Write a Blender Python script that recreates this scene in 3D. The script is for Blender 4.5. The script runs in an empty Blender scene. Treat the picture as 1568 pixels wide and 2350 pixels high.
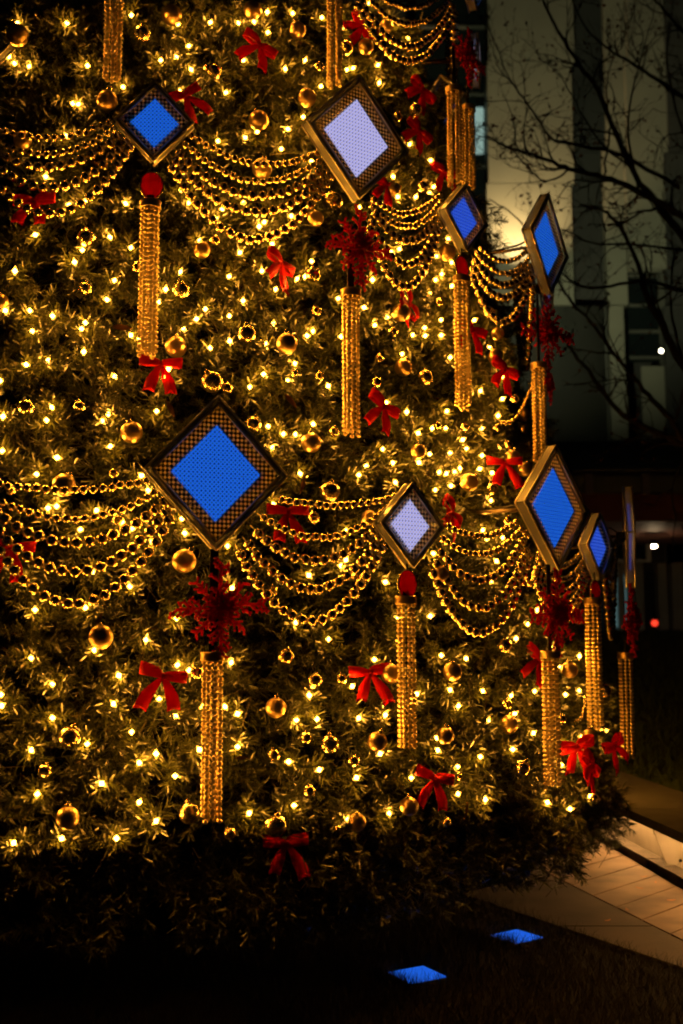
import bpy, bmesh, math, random
import numpy as np
from mathutils import Vector, Matrix
random.seed(7)
rng = np.random.default_rng(7)
R = math.radians
scene = bpy.context.scene
col = scene.collection

# ------------------------------------------------------------------ camera, sky, exposure
CAM_H = 1.3
PITCH = math.atan(323 / 2600)
FPX = 2600.0                                   # focal length in units of a 1568 x 2350 picture
cam_d = bpy.data.cameras.new('camera')
cam = bpy.data.objects.new('camera', cam_d)
col.objects.link(cam)
scene.camera = cam
cam.location = (0, 0, CAM_H)
cam.rotation_euler = (math.pi / 2 + PITCH, 0, 0)
cam_d.sensor_fit = 'HORIZONTAL'
cam_d.sensor_width = 24.0
cam_d.lens = 24.0 * FPX / 1568
cam_d.clip_start = 0.05
cam_d.clip_end = 2000
cam_d.dof.use_dof = True
cam_d.dof.focus_distance = 4.55
cam_d.dof.aperture_fstop = 2.1

world = bpy.data.worlds.new('World')
scene.world = world
world.use_nodes = True
wn = world.node_tree
bg = wn.nodes['Background']
sky = wn.nodes.new('ShaderNodeTexSky')
sky.sky_type = 'NISHITA'
sky.sun_disc = False
sky.sun_elevation = R(-4)
sky.sun_rotation = R(200)
wn.links.new(sky.outputs[0], bg.inputs[0])
bg.inputs[1].default_value = 0.03

scene.view_settings.view_transform = 'Standard'
scene.view_settings.look = 'None'
scene.view_settings.gamma = 1
scene.view_settings.use_curve_mapping = False
scene.view_settings.exposure = 0
scene.render.engine = 'CYCLES'
cy = scene.cycles
cy.use_denoising = True
cy.max_bounces = 6
cy.diffuse_bounces = 0
cy.glossy_bounces = 2
cy.transmission_bounces = 6
cy.transparent_max_bounces = 6
cy.caustics_reflective = False
cy.caustics_refractive = False
cy.sample_clamp_indirect = 4
cy.debug_use_spatial_splits = True
cy.use_light_tree = True
cy.light_sampling_threshold = .03
cy.use_adaptive_sampling = True
cy.adaptive_threshold = .03
cy.adaptive_min_samples = 20
cy.filter_width = 2.0

fwd = Vector((0, math.cos(PITCH), math.sin(PITCH)))
upv = Vector((0, -math.sin(PITCH), math.cos(PITCH)))
CAM = Vector((0, 0, CAM_H))

def ray(px, py):
    return (Vector((1, 0, 0)) * ((px - 784) / FPX) + upv * ((1175 - py) / FPX) + fwd)

def at(px, py, Y):
    d = ray(px, py)
    return CAM + d * (Y / d.y)

def onz(px, py, z):
    d = ray(px, py)
    return CAM + d * ((z - CAM_H) / d.z)

AX, AY = -1.48, 7.0                            # the axis of the tree

def ring(px, py, rr):
    d = ray(px, py)
    a = d.x * d.x + d.y * d.y
    b = -AX * d.x - AY * d.y
    c = AX * AX + AY * AY - rr * rr
    disc = b * b - a * c
    t = (-b - math.sqrt(max(disc, 0))) / a
    return CAM + d * t

def theta(p):
    return math.atan2(p.x - AX, -(p.y - AY))

def clump(th, z):
    return (0.055 * np.sin(th * 13 + 2.1 * np.sin(z * 3.1)) + 0.05 * np.sin(z * 9.0 + 2.5 * np.sin(th * 7 + 1))
            + 0.025 * np.sin(th * 29 + z * 11) + 0.025 * np.sin(z * 21 - th * 17))

def undercut1(zr):                              # the lowest branches hang back under the ones above
    a = min(max((-.62 - zr) / .10, 0), 1)
    b = max(0, -.98 - zr)
    return .11 * a * a * (3 - 2 * a) + 5 * b * b

def surf_r(th, z):
    zr = np.asarray(z, float) - 1.3
    r = 2.93 - 0.22 * zr
    a = np.clip((-.62 - zr) / .10, 0, 1)
    r = r - .11 * a * a * (3 - 2 * a) - 5 * np.maximum(0, -.98 - zr) ** 2
    return r + clump(th, np.asarray(z, float))

def surf_1(th, z):
    zr = z - 1.3
    r = 2.93 - 0.22 * zr - undercut1(zr)
    si = math.sin
    return r + (0.055 * si(th * 13 + 2.1 * si(z * 3.1)) + 0.05 * si(z * 9.0 + 2.5 * si(th * 7 + 1))
                + 0.025 * si(th * 29 + z * 11) + 0.025 * si(z * 21 - th * 17))

def hit(px, py, off=0.0):
    d = ray(px, py)
    t = 3.0
    while t < 8:
        p = CAM + d * t
        rr = math.hypot(p.x - AX, p.y - AY)
        if rr < surf_1(theta(p), p.z) + off:
            return p
        t += 0.006
    # just past the outline: the closest point of the ray to the axis
    d2 = Vector((d.x, d.y)); a2 = Vector((AX, AY))
    t = a2.dot(d2) / d2.dot(d2)
    return CAM + d * t

# ------------------------------------------------------------------ helpers
def mat(name, base=(.5, .5, .5), rough=.5, metal=0., trans=0., ior=1.45, emis=None, es=0., coat=0., spec=None, noise=None, bump=None, sheen=0.):
    m = bpy.data.materials.new(name)
    m.use_nodes = True
    nt = m.node_tree
    b = nt.nodes['Principled BSDF']
    b.inputs['Base Color'].default_value = (*base, 1)
    b.inputs['Roughness'].default_value = rough
    b.inputs['Metallic'].default_value = metal
    b.inputs['Transmission Weight'].default_value = trans
    b.inputs['IOR'].default_value = ior
    b.inputs['Coat Weight'].default_value = coat
    b.inputs['Sheen Weight'].default_value = sheen
    if spec is not None:
        b.inputs['Specular IOR Level'].default_value = spec
    if emis:
        b.inputs['Emission Color'].default_value = (*emis, 1)
        b.inputs['Emission Strength'].default_value = es
    if noise:                                   # (scale, second colour)
        tc = nt.nodes.new('ShaderNodeTexCoord')
        n = nt.nodes.new('ShaderNodeTexNoise')
        n.inputs['Scale'].default_value = noise[0]
        n.inputs['Detail'].default_value = 6
        rp = nt.nodes.new('ShaderNodeValToRGB')
        rp.color_ramp.elements[0].position = .35
        rp.color_ramp.elements[1].position = .68
        rp.color_ramp.elements[0].color = (*base, 1)
        rp.color_ramp.elements[1].color = (*noise[1], 1)
        nt.links.new(tc.outputs['Object'], n.inputs['Vector'])
        nt.links.new(n.outputs['Fac'], rp.inputs['Fac'])
        nt.links.new(rp.outputs['Color'], b.inputs['Base Color'])
    if bump:                                    # (scale, strength, distance)
        tc = nt.nodes.new('ShaderNodeTexCoord')
        n = nt.nodes.new('ShaderNodeTexNoise')
        n.inputs['Scale'].default_value = bump[0]
        n.inputs['Detail'].default_value = 4
        bp = nt.nodes.new('ShaderNodeBump')
        bp.inputs['Strength'].default_value = bump[1]
        bp.inputs['Distance'].default_value = bump[2]
        nt.links.new(tc.outputs['Object'], n.inputs['Vector'])
        nt.links.new(n.outputs['Fac'], bp.inputs['Height'])
        nt.links.new(bp.outputs['Normal'], b.inputs['Normal'])
    return m

def island_mat(name, c0, c1, rough, spec=.5, translucent=0.):
    m = mat(name, c0, rough, spec=spec)
    nt = m.node_tree
    b = nt.nodes['Principled BSDF']
    g = nt.nodes.new('ShaderNodeNewGeometry')
    rp = nt.nodes.new('ShaderNodeValToRGB')
    rp.color_ramp.elements[0].color = (*c0, 1)
    rp.color_ramp.elements[1].color = (*c1, 1)
    nt.links.new(g.outputs['Random Per Island'], rp.inputs['Fac'])
    nt.links.new(rp.outputs['Color'], b.inputs['Base Color'])
    return m

M = {}
M['needle'] = island_mat('pvc_needle', (.005, .009, .003), (.095, .108, .024), .30, .6)
M['core'] = mat('dark_core', (.004, .005, .003), .95, spec=.1)  # near-black colour standing for the shade deep inside the tree
M['stem'] = mat('branch_stem', (.05, .04, .02), .8)
M['bulb'] = mat('warm_filament', (1, .8, .4), .3, emis=(1, .39, .032), es=60)
M['bulb_glass'] = mat('amber_bulb_glass', (.9, .5, .1), .2, emis=(1, .40, .04), es=4)
M['bulb'].cycles.emission_sampling = 'NONE'
M['bulb_glass'].cycles.emission_sampling = 'NONE'
def translucent(m, c, fac):
    nt = m.node_tree
    out = nt.nodes['Material Output']; b = nt.nodes['Principled BSDF']
    t = nt.nodes.new('ShaderNodeBsdfTranslucent'); t.inputs[0].default_value = (*c, 1)
    mx = nt.nodes.new('ShaderNodeMixShader'); mx.inputs[0].default_value = fac
    nt.links.new(b.outputs[0], mx.inputs[1]); nt.links.new(t.outputs[0], mx.inputs[2]); nt.links.new(mx.outputs[0], out.inputs[0])
M['wire'] = mat('green_wire', (.01, .02, .01), .5)
M['gold'] = mat('mirror_gold', (1.0, .78, .38), .26, 1.0)
M['bead'] = mat('bead_gold', (1.0, .82, .42), .25, 1.0)
M['gold_small'] = mat('tassel_gold', (1.0, .76, .34), .29, 1.0)
M['matte'] = mat('satin_gold', (.78, .55, .23), .36, 1.0, bump=(60, .12, .002))
M['cap'] = mat('ornament_cap', (.8, .65, .35), .25, 1.0)
M['velvet'] = mat('red_velvet', (.95, .004, .0045), .55, spec=.3, noise=(25, (.76, .002, .003)), bump=(400, .15, .001))
M['glitter'] = mat('red_glitter', (.88, .006, .008), .36, .1, noise=(120, (.60, .003, .005)), bump=(260, .8, .004))
translucent(M['velvet'], (1.0, .004, .005), .42); translucent(M['glitter'], (.95, .006, .008), .6)
M['jewel'] = mat('red_jewel', (.80, .006, .012), .06, trans=.3, ior=1.5, coat=.5)
translucent(M['jewel'], (1.0, .012, .02), .6)
M['acrylic'] = mat('clear_acrylic', (.90, .91, .88), .20, trans=.62, ior=1.46, noise=(9, (.74, .75, .71)))
M['back'] = mat('panel_backing', (.035, .032, .026), .45)
M['stud'] = mat('glint_stud', (.60, .50, .28), .22, .2)  # glints of tree light in clear studs, put into the colour
translucent(M['stud'], (1.0, .92, .60), .85)
M['edgeglint'] = mat('edge_glint_metal', (.92, .86, .66), .30, 1.0)  # metal of the added tubes that imitate bright acrylic edges
M['unlitstud'] = mat('unlit_stud', (.05, .04, .03), .15, .6)  # dark cells between the glints, painted onto every other clear stud
M['dimming'] = mat('dimming_acrylic', (.1, .1, .1), .08)  # tinted sheet added to darken the tree seen through the border
_nt = M['dimming'].node_tree
_t = _nt.nodes.new('ShaderNodeBsdfTransparent'); _t.inputs[0].default_value = (.82, .80, .72, 1)
_m = _nt.nodes.new('ShaderNodeMixShader'); _m.inputs[0].default_value = .90
_nt.links.new(_nt.nodes['Principled BSDF'].outputs[0], _m.inputs[1]); _nt.links.new(_t.outputs[0], _m.inputs[2])
_nt.links.new(_m.outputs[0], _nt.nodes['Material Output'].inputs[0])
M['blue'] = mat('blue_screen', (.01, .02, .05), .4, emis=(.010, .105, .66), es=1.0)
M['blue2'] = mat('violet_blue_screen', (.01, .02, .05), .4, emis=(.03, .10, .78), es=.85)
M['white'] = mat('lavender_screen', (.05, .05, .06), .4, emis=(.47, .45, .86), es=1.0)
M['black'] = mat('black_metal', (.012, .012, .012), .35, .6)
M['rod'] = mat('brushed_rod', (.20, .15, .10), .3, 1.0)
M['leaf'] = mat('dry_leaf', (.40, .16, .04), .7, noise=(30, (.26, .09, .02)))

def link(name, data, parent=None, loc=None, mtx=None):
    o = bpy.data.objects.new(name, data)
    col.objects.link(o)
    if parent is not None:
        o.parent = parent
    if mtx is not None:
        o.matrix_local = mtx
    elif loc is not None:
        o.location = loc
    return o

def tag(o, label=None, cat=None, group=None, kind=None):
    if label: o['label'] = label
    if cat: o['category'] = cat
    if group: o['group'] = group
    if kind: o['kind'] = kind
    return o

def pydata(name, v, f, m, smooth=False):
    me = bpy.data.meshes.new(name)
    me.from_pydata([tuple(p) for p in v], [], f)
    me.materials.append(m)
    if smooth:
        me.polygons.foreach_set('use_smooth', [True] * len(me.polygons))
    me.update()
    return me

def bm_mesh(name, bm, m, smooth=False):
    me = bpy.data.meshes.new(name)
    bmesh.ops.recalc_face_normals(bm, faces=bm.faces)
    bm.to_mesh(me); bm.free()
    me.materials.append(m)
    if smooth:
        me.polygons.foreach_set('use_smooth', [True] * len(me.polygons))
    return me

def quads_np(name, verts, m):
    """verts: (N,4,3) -> one mesh of loose quads"""
    n = len(verts)
    me = bpy.data.meshes.new(name)
    me.vertices.add(n * 4); me.loops.add(n * 4); me.polygons.add(n)
    me.vertices.foreach_set('co', verts.reshape(-1).astype(np.float32))
    me.loops.foreach_set('vertex_index', np.arange(n * 4, dtype=np.int32))
    me.polygons.foreach_set('loop_start', np.arange(0, n * 4, 4, dtype=np.int32))
    me.update(calc_edges=True)
    me.materials.append(m)
    return me

def add_box(bm, c, s, rot=None, bev=0.0):
    mt = Matrix.Translation(c) @ (rot.to_4x4() if rot is not None else Matrix()) @ Matrix.Diagonal((*s, 1))
    r = bmesh.ops.create_cube(bm, size=1.0, matrix=mt)
    if bev:
        es = list({e for v in r['verts'] for e in v.link_edges})
        bmesh.ops.bevel(bm, geom=es, offset=bev, segments=2, affect='EDGES')
    return r

def box_mesh(name, s, m, bev=0.0, c=(0, 0, 0)):
    bm = bmesh.new(); add_box(bm, Vector(c), s, None, bev)
    return bm_mesh(name, bm, m)

def add_tube(bm, pts, rad, n=6, cap=True):
    rings = []
    for i, p in enumerate(pts):
        p = Vector(p)
        a = Vector(pts[max(i - 1, 0)]); b = Vector(pts[min(i + 1, len(pts) - 1)])
        t = (b - a).normalized() if (b - a).length > 1e-9 else Vector((0, 0, 1))
        u = t.orthogonal().normalized() if abs(t.z) > .95 else t.cross(Vector((0, 0, 1))).normalized()
        w = t.cross(u)
        r = rad[i] if hasattr(rad, '__len__') else rad
        rings.append([bm.verts.new(p + (u * math.cos(k * 2 * math.pi / n) + w * math.sin(k * 2 * math.pi / n)) * r) for k in range(n)])
    for a, b in zip(rings, rings[1:]):
        for k in range(n):
            bm.faces.new((a[k], a[(k + 1) % n], b[(k + 1) % n], b[k]))
    if cap and n > 2:
        bm.faces.new(rings[0][::-1]); bm.faces.new(rings[-1])

def tube_mesh(name, pts, rad, m, n=6):
    bm = bmesh.new(); add_tube(bm, pts, rad, n)
    return bm_mesh(name, bm, m, True)

def sphere_mesh(name, r, m, sub=3, sc=(1, 1, 1)):
    bm = bmesh.new()
    bmesh.ops.create_icosphere(bm, subdivisions=sub, radius=r)
    for v in bm.verts: v.co = Vector((v.co.x * sc[0], v.co.y * sc[1], v.co.z * sc[2]))
    return bm_mesh(name, bm, m, True)

ORD = ['first', 'second', 'third', 'fourth', 'fifth', 'sixth', 'seventh', 'eighth', 'ninth', 'tenth', 'eleventh',
       'twelfth', 'thirteenth', 'fourteenth', 'fifteenth', 'sixteenth']

# ------------------------------------------------------------------ ground
M['soil'] = mat('lawn_soil', (.012, .011, .006), .95, noise=(7, (.008, .009, .004)))
M['grass'] = island_mat('grass_blade', (.014, .016, .006), (.040, .030, .012), .6, .2)
M['bankgrass'] = island_mat('bank_grass_blade', (.030, .060, .015), (.060, .085, .025), .6, .3)
M['paving'] = mat('paving_stone', (.06, .044, .029), .8, noise=(3, (.030, .022, .014)), bump=(80, .3, .004))
M['plank'] = mat('paver_plank', (.18, .12, .072), .7, noise=(3, (.06, .039, .022)), bump=(60, .3, .004))
M['kerb'] = mat('kerb_stone', (.10, .085, .07), .8, noise=(12, (.06, .05, .04)))
M['concrete'] = mat('bench_concrete', (.045, .042, .038), .85, noise=(10, (.03, .028, .025)), bump=(120, .3, .003))
M['steel'] = mat('painted_steel', (.55, .50, .42), .5, noise=(8, (.46, .42, .35)))

g = link('ground', pydata('ground', [(-200, -60, 0), (200, -60, 0), (200, 400, 0), (-200, 400, 0)], [(0, 1, 2, 3)], M['soil']))
tag(g, kind='structure')

# line of the lawn's edge, of the plank field and of the kerb, on the ground
E0, E1 = onz(1085, 2068, 0), onz(1568, 2232, 0)
B0, B1 = onz(1325, 2046, 0), onz(1568, 2168, 0)
K0, K1 = onz(1388, 1943, 0), onz(1568, 2048, 0)
def along(a, b, y):
    t = (y - a.y) / (b.y - a.y)
    return Vector((a.x + (b.x - a.x) * t, y, 0))
v = []
for y in (2.0, 11.0):
    v += [along(E0, E1, y), along(K0, K1, y) + Vector((2.5, 0, 0))]
pv = link('pavement', pydata('pavement', [(p.x, p.y, .004) for p in (v[0], v[1], v[3], v[2])], [(0, 1, 2, 3)], M['soil']))
tag(pv, kind='structure')
dirp = Vector((.66, .75, 0)).normalized()
perp = Vector((dirp.y, -dirp.x, 0))
def line_hit(p, d, a, b):
    e = b - a
    den = d.x * e.y - d.y * e.x
    return ((a.x - p.x) * e.y - (a.y - p.y) * e.x) / den
def slab(name, quad, z0, z1, m, parent):
    bm = bmesh.new()
    lo = [bm.verts.new((p.x, p.y, z0)) for p in quad]
    hi = [bm.verts.new((p.x, p.y, z1)) for p in quad]
    bm.faces.new(hi)
    for i in range(len(quad)):
        j = (i + 1) % len(quad)
        bm.faces.new((lo[i], lo[j], hi[j], hi[i]))
    return link(name, bm_mesh(name, bm, m), parent)
y = 3.2
while y < 9.5:                                  # diagonal planks between the plain strip and the kerb
    q = []
    for yy, s in ((y, 0), (y + .262, 0)):
        p = along(B0, B1, yy)
        t = line_hit(p, dirp, K0 + Vector((-.01, 0, 0)), K1 + Vector((-.01, 0, 0)))
        q.append((p, p + dirp * t))
    dz = random.uniform(-.0015, .0015)
    slab('paver', [q[0][0], q[0][1], q[1][1], q[1][0]], .005, .022 + dz, M['plank'], pv)
    y += .275
y = 2.4
while y < 9.5:                                  # plain slabs along the lawn
    y2 = y + 1.05
    a, b = along(E0, E1, y), along(E0, E1, y2 - .012)
    c, d = along(B0, B1, y2 - .012) + Vector((-.012, 0, 0)), along(B0, B1, y) + Vector((-.012, 0, 0))
    slab('paving_slab', [a, d, c, b], .005, .021 + random.uniform(-.001, .001), M['paving'], pv)
    y = y2
k = link('kerb', None)
y = 3.0
while y < 9.5:
    a, b = along(K0, K1, y), along(K0, K1, y + .985)
    slab('kerb_stone', [a, a + Vector((.10, 0, 0)), b + Vector((.10, 0, 0)), b], 0.001, .075, M['kerb'], k)
    y += 1.0
tag(k, kind='structure')
a, b = along(K0, K1, 3.0) + Vector((.102, 0, 0)), along(K0, K1, 9.5) + Vector((.102, 0, 0))
slab('plinth', [a, a + Vector((.9, 0, 0)), b + Vector((.9, 0, 0)), b], .005, .020, M['paving'], pv)

def blades(pts, hmin, hmax, w, lean):
    n = len(pts)
    a = rng.random(n) * 2 * math.pi
    h = rng.uniform(hmin, hmax, n)
    side = np.stack([np.cos(a), np.sin(a), np.zeros(n)], 1) * (w * rng.uniform(.6, 1.3, n))[:, None]
    tip = pts + np.stack([rng.normal(0, lean, n) * h, rng.normal(0, lean, n) * h, h], 1)
    return np.stack([pts - side, pts + side, tip + side * .15, tip - side * .15], 1)
n = 90000
p = np.stack([rng.uniform(-1.6, 1.9, n), rng.uniform(3.4, 7.2, n), np.full(n, 0.0)], 1)
ex = E0.x + (E1.x - E0.x) * (p[:, 1] - E0.y) / (E1.y - E0.y)
p = p[p[:, 0] < ex - .01 + rng.normal(0, .012, n)]
for gx, gy in ((.305, 4.76), (.80, 5.38)):       # no blades through the lamps that lie in the lawn
    p = p[np.abs(p[:, 0] - gx) + np.abs(p[:, 1] - gy) > .130]
tuft = np.concatenate([np.stack([gx - .20 + t_ * .17 + rng.normal(0, .02, 500), gy + .03 - t_ * .20 + rng.normal(0, .025, 500), np.zeros(500)], 1)
                       for gx, gy in ((.305, 4.76), (.80, 5.38)) for t_ in (rng.random(500),)])
gr = link('lawn_grass', quads_np('lawn_grass', np.concatenate([blades(p, .025, .07, .0014, .5), blades(tuft, .035, .07, .0014, .5)]), M['grass']))
tag(gr, 'short brownish grass growing on the dark lawn', 'grass', kind='stuff')

# grassy bank behind the bench
def bank_z(x, y):
    t = min(max((y - 8.3) / 4.2, 0), 1)
    return .30 + 1.17 * t * t * (3 - 2 * t) + .02 * math.sin(x * 2.3 + y) - .25 * max(0, min(1, (1.9 - x) / .3))
nx, ny = 70, 40
v = []; f = []
for j in range(ny):
    for i in range(nx):
        x = 2.15 + i * .22 + 0; yy = 6.2 + j * .28
        x2 = x + (.0)
        v.append((x2, yy, bank_z(x2, yy)))
for j in range(ny - 1):
    for i in range(nx - 1):
        a = j * nx + i
        f.append((a, a + 1, a + nx + 1, a + nx))
v += [(2.15, 6.2 + j * .28, -.01) for j in range(ny)]
o0 = nx * ny
f += [(j * nx, (j + 1) * nx, o0 + j + 1, o0 + j) for j in range(ny - 1)]
v += [(2.15 + i * .22, 6.2, -.01) for i in range(nx)]
o1 = o0 + ny
f += [(i, o1 + i, o1 + i + 1, i + 1) for i in range(nx - 1)]
tag(link('lawn_bank', pydata('lawn_bank', v, f, M['soil'], True)), kind='structure')
n = 60000
px = rng.uniform(2.16, 5.5, n); py = rng.uniform(7.6, 13.2, n)
pz = np.array([bank_z(a, b) for a, b in zip(px, py)])
bgr = link('bank_grass', quads_np('bank_grass', blades(np.stack([px, py, pz], 1), .03, .08, .003, .5), M['bankgrass']))
tag(bgr, 'dark green grass on the raised bank behind the bench', 'grass', kind='stuff')

# ------------------------------------------------------------------ bench with light under its slab
zt = .42
F0, F1 = onz(1415, 1866, zt - .05), onz(1568, 1936, zt - .05)
bn = link('stone_bench', None, None, (F0.x, F0.y, 0))
tag(bn, 'low concrete bench lit from beneath beside the pavement', 'bench')
def bl(p): return Vector((p.x - F0.x, p.y - F0.y, p.z))
def quadbox(name, pts_lo, pts_hi, m, parent):
    v = [tuple(p) for p in pts_lo] + [tuple(p) for p in pts_hi]
    n = len(pts_lo)
    f = [tuple(range(n - 1, -1, -1)), tuple(range(n, 2 * n))] + [(i, (i + 1) % n, n + (i + 1) % n, n + i) for i in range(n)]
    bm = bmesh.new()
    vs = [bm.verts.new(p) for p in v]
    for ff in f: bm.faces.new([vs[i] for i in ff])
    return link(name, bm_mesh(name, bm, m), parent)
y0, y1 = 4.0, 9.2
for a_, b_ in ((y0, 6.595), (6.605, y1)):
    fa, fb = along(F0, F1, a_), along(F0, F1, b_)
    q = [fa, fa + Vector((.60, 0, 0)), fb + Vector((.60, 0, 0)), fb]
    quadbox('seat_slab', [bl(Vector((p.x, p.y, zt - .05))) for p in q], [bl(Vector((p.x, p.y, zt))) for p in q], M['concrete'], bn)
kx = lambda yy: along(K0, K1, yy)
for ya, yb, xo in ((4.0, 6.78, .30), (6.83, 8.68, .17), (8.73, 9.2, .30)):
    a, b = kx(ya), kx(yb)
    lo = [a + Vector((xo + .02, 0, .02)), a + Vector((xo + .05, 0, .02)), b + Vector((xo + .05, 0, .02)), b + Vector((xo + .02, 0, .02))]
    hi = [a + Vector((xo, 0, zt - .052)), a + Vector((xo + .03, 0, zt - .052)), b + Vector((xo + .03, 0, zt - .052)), b + Vector((xo, 0, zt - .052))]
    quadbox('base_panel', [bl(p) for p in lo], [bl(p) for p in hi], M['steel'], bn)
for yy in (5.0, 6.8, 8.7):                      # tapered plate legs
    c = kx(yy)
    lo = [bl(c + Vector((.07, -.012, .021))), bl(c + Vector((.295, -.012, .021))), bl(c + Vector((.295, .012, .021))), bl(c + Vector((.07, .012, .021)))]
    hi = [bl(c + Vector((-.06, -.012, zt - .053))), bl(c + Vector((.285, -.012, zt - .053))), bl(c + Vector((.285, .012, zt - .053))), bl(c + Vector((-.06, .012, zt - .053)))]
    quadbox('leg', lo, hi, M['steel'], bn)
for xo in (.13, .22):
    c = kx(6.8)
    link('bolt', sphere_mesh('bolt', .010, M['black'], 2), bn, bl(c + Vector((xo, -.014, .10))))
M['led'] = mat('warm_led', (1, .8, .5), .4, emis=(1, .47, .13), es=105)
for a_, b_ in ((4.1, 4.95), (5.05, 6.72), (6.9, 8.6)):
    a, b = kx(a_), kx(b_)
    link('light_strip', box_mesh('light_strip', (.02, b_ - a_ - .06, .008), M['led'], 0, bl((a + b) / 2 + Vector((.10, 0, zt - .058)))), bn)

# ------------------------------------------------------------------ building behind
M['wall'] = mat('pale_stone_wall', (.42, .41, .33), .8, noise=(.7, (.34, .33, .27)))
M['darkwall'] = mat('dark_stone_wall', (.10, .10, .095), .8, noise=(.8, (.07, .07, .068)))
M['glass'] = mat('dark_glass', (.015, .022, .022), .12, 0, spec=.6)
M['mullion'] = mat('grey_mullion', (.22, .22, .19), .5, .3)
M['litwin'] = mat('lit_window', (.1, .1, .1), .4, emis=(.40, .62, .55), es=.55)
M['tealwin'] = mat('teal_window', (.1, .1, .1), .4, emis=(.10, .19, .19), es=.45)
M['rib'] = mat('ribbed_cladding', (.14, .14, .125), .6, .2)
M['canopy'] = mat('canopy_green', (.12, .15, .10), .6)
M['canopy_under'] = mat('canopy_underside', (.20, .085, .06), .7)
M['whiteframe'] = mat('white_frame', (.6, .6, .55), .5)
M['lampglass'] = mat('lamp_lens', (1, 1, 1), .3, emis=(1, .86, .62), es=25)
M['red_lamp'] = mat('red_lamp', (.3, 0, 0), .3, emis=(1, .05, .02), es=1.6)
M['orange_lamp'] = mat('orange_lamp', (.3, .1, 0), .3, emis=(1, .45, .06), es=1.6)

BY = 22.0
bd = link('office_building', None, None, at(1280, 1498, BY) * 1.0)
bd.location.z = 0
tag(bd, 'tall pale stone office building behind the bare branches', 'building')
def fbox(name, x0, x1, ya, yb, Y, dep, m, parent, bev=0):
    p0, p1 = at(x0, yb, Y), at(x1, ya, Y)
    org = parent.matrix_basis.translation if parent is not None else Vector()
    o = parent
    while o is not None and o.parent is not None:
        o = o.parent; org = org + o.matrix_basis.translation
    c = (p0 + p1) / 2 + Vector((0, dep / 2, 0)) - org
    return link(name, box_mesh(name, (abs(p1.x - p0.x), dep, abs(p1.z - p0.z)), m, bev), parent, c)
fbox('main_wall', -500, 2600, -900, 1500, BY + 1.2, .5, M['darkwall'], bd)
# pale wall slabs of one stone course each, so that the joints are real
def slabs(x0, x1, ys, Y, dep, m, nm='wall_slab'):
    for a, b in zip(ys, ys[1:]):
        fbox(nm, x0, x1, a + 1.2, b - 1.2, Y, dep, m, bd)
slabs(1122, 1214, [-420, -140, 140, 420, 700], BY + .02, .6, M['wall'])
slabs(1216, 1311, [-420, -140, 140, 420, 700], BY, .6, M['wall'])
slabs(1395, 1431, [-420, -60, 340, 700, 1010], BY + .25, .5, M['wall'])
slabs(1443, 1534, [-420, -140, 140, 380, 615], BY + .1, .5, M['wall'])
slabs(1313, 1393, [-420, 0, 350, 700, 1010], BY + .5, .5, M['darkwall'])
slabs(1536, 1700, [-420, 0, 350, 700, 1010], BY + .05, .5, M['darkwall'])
w = fbox('window', 960, 1120, -420, 700, BY + .45, .1, M['glass'], bd)
for yy in (-140, 60, 215, 380, 540):
    fbox('transom', 960, 1120, yy - 3, yy + 3, BY + .40, .06, M['mullion'], bd)
fbox('window', 1084, 1110, 246, 318, BY + .41, .03, M['litwin'], bd)
fbox('window', 1080, 1110, 322, 352, BY + .41, .03, M['litwin'], bd)
fbox('window', 1445, 1532, 620, 830, BY + .4, .06, M['glass'], bd)
for yy in (632, 700, 760, 820):
    fbox('transom', 1445, 1532, yy - 3, yy + 3, BY + .34, .06, M['mullion'], bd)
fbox('mullion', 1524, 1531, 620, 1000, BY + .30, .06, M['mullion'], bd)
# ribbed cladding lower down
fbox('cladding_base', 1160, 1394, 702, 1040, BY + .1, .2, M['rib'], bd)
x = 1162
while x < 1392:
    fbox('cladding_rib', x, x + 4.2, 702, 1040, BY + .05, .05, M['rib'], bd)
    x += 8.4
fbox('wall_strip', 1396, 1440, 905, 1005, BY + .2, .04, M['wall'], bd)
fbox('wall_strip', 1478, 1528, 840, 1005, BY + .2, .04, M['wall'], bd)

# canopy of the ground floor
CY_ = 14.0
cp = link('entrance_canopy', None, None, (at(1450, 1100, CY_).x, CY_, 0))
tag(cp, 'dark slatted canopy over the building entrance', 'canopy')
for i in range(9):
    fbox('slat', 1268 + i * 6, 1760, 1012 + i * 8, 1017 + i * 8, CY_ + 3.2 - i * .4, .16, M['canopy'], cp)
fbox('fascia', 1300, 1760, 1092, 1130, CY_, .12, M['canopy'], cp)
fbox('soffit', 1318, 1760, 1133, 1196, CY_ + .13, 3.0, M['canopy_under'], cp)
for x in (1345, 1475, 1600):
    fbox('bracket', x, x + 16, 1086, 1134, CY_ - .06, .05, M['mullion'], cp)
# shop front under it
SY = 18.5
sf = link('shop_front', None, None, (at(1480, 1400, SY).x, SY, 0))
tag(sf, 'dim shop front with pale pillars under the canopy', 'shop front')
fbox('back_wall', 1380, 1760, 1180, 1492, SY + .5, .1, M['darkwall'], sf)
for a, b in ((1424, 1432), (1446, 1453), (1462, 1476), (1516, 1530), (1548, 1566)):
    fbox('pillar', a, b, 1292, 1480, SY + .1, .25, M['wall'], sf)
x = 1478
while x < 1514:
    fbox('shutter_slat', x, x + 3, 1310, 1475, SY + .3, .05, M['rib'], sf)
    x += 5
x = 1532
while x < 1700:
    fbox('shutter_slat', x, x + 3, 1225, 1475, SY + .36, .05, M['rib'], sf)
    x += 6
fbox('window', 1400, 1421, 1318, 1440, SY + .2, .03, M['tealwin'], sf)
fbox('window', 1435, 1444, 1318, 1432, SY + .2, .03, M['tealwin'], sf)
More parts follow.
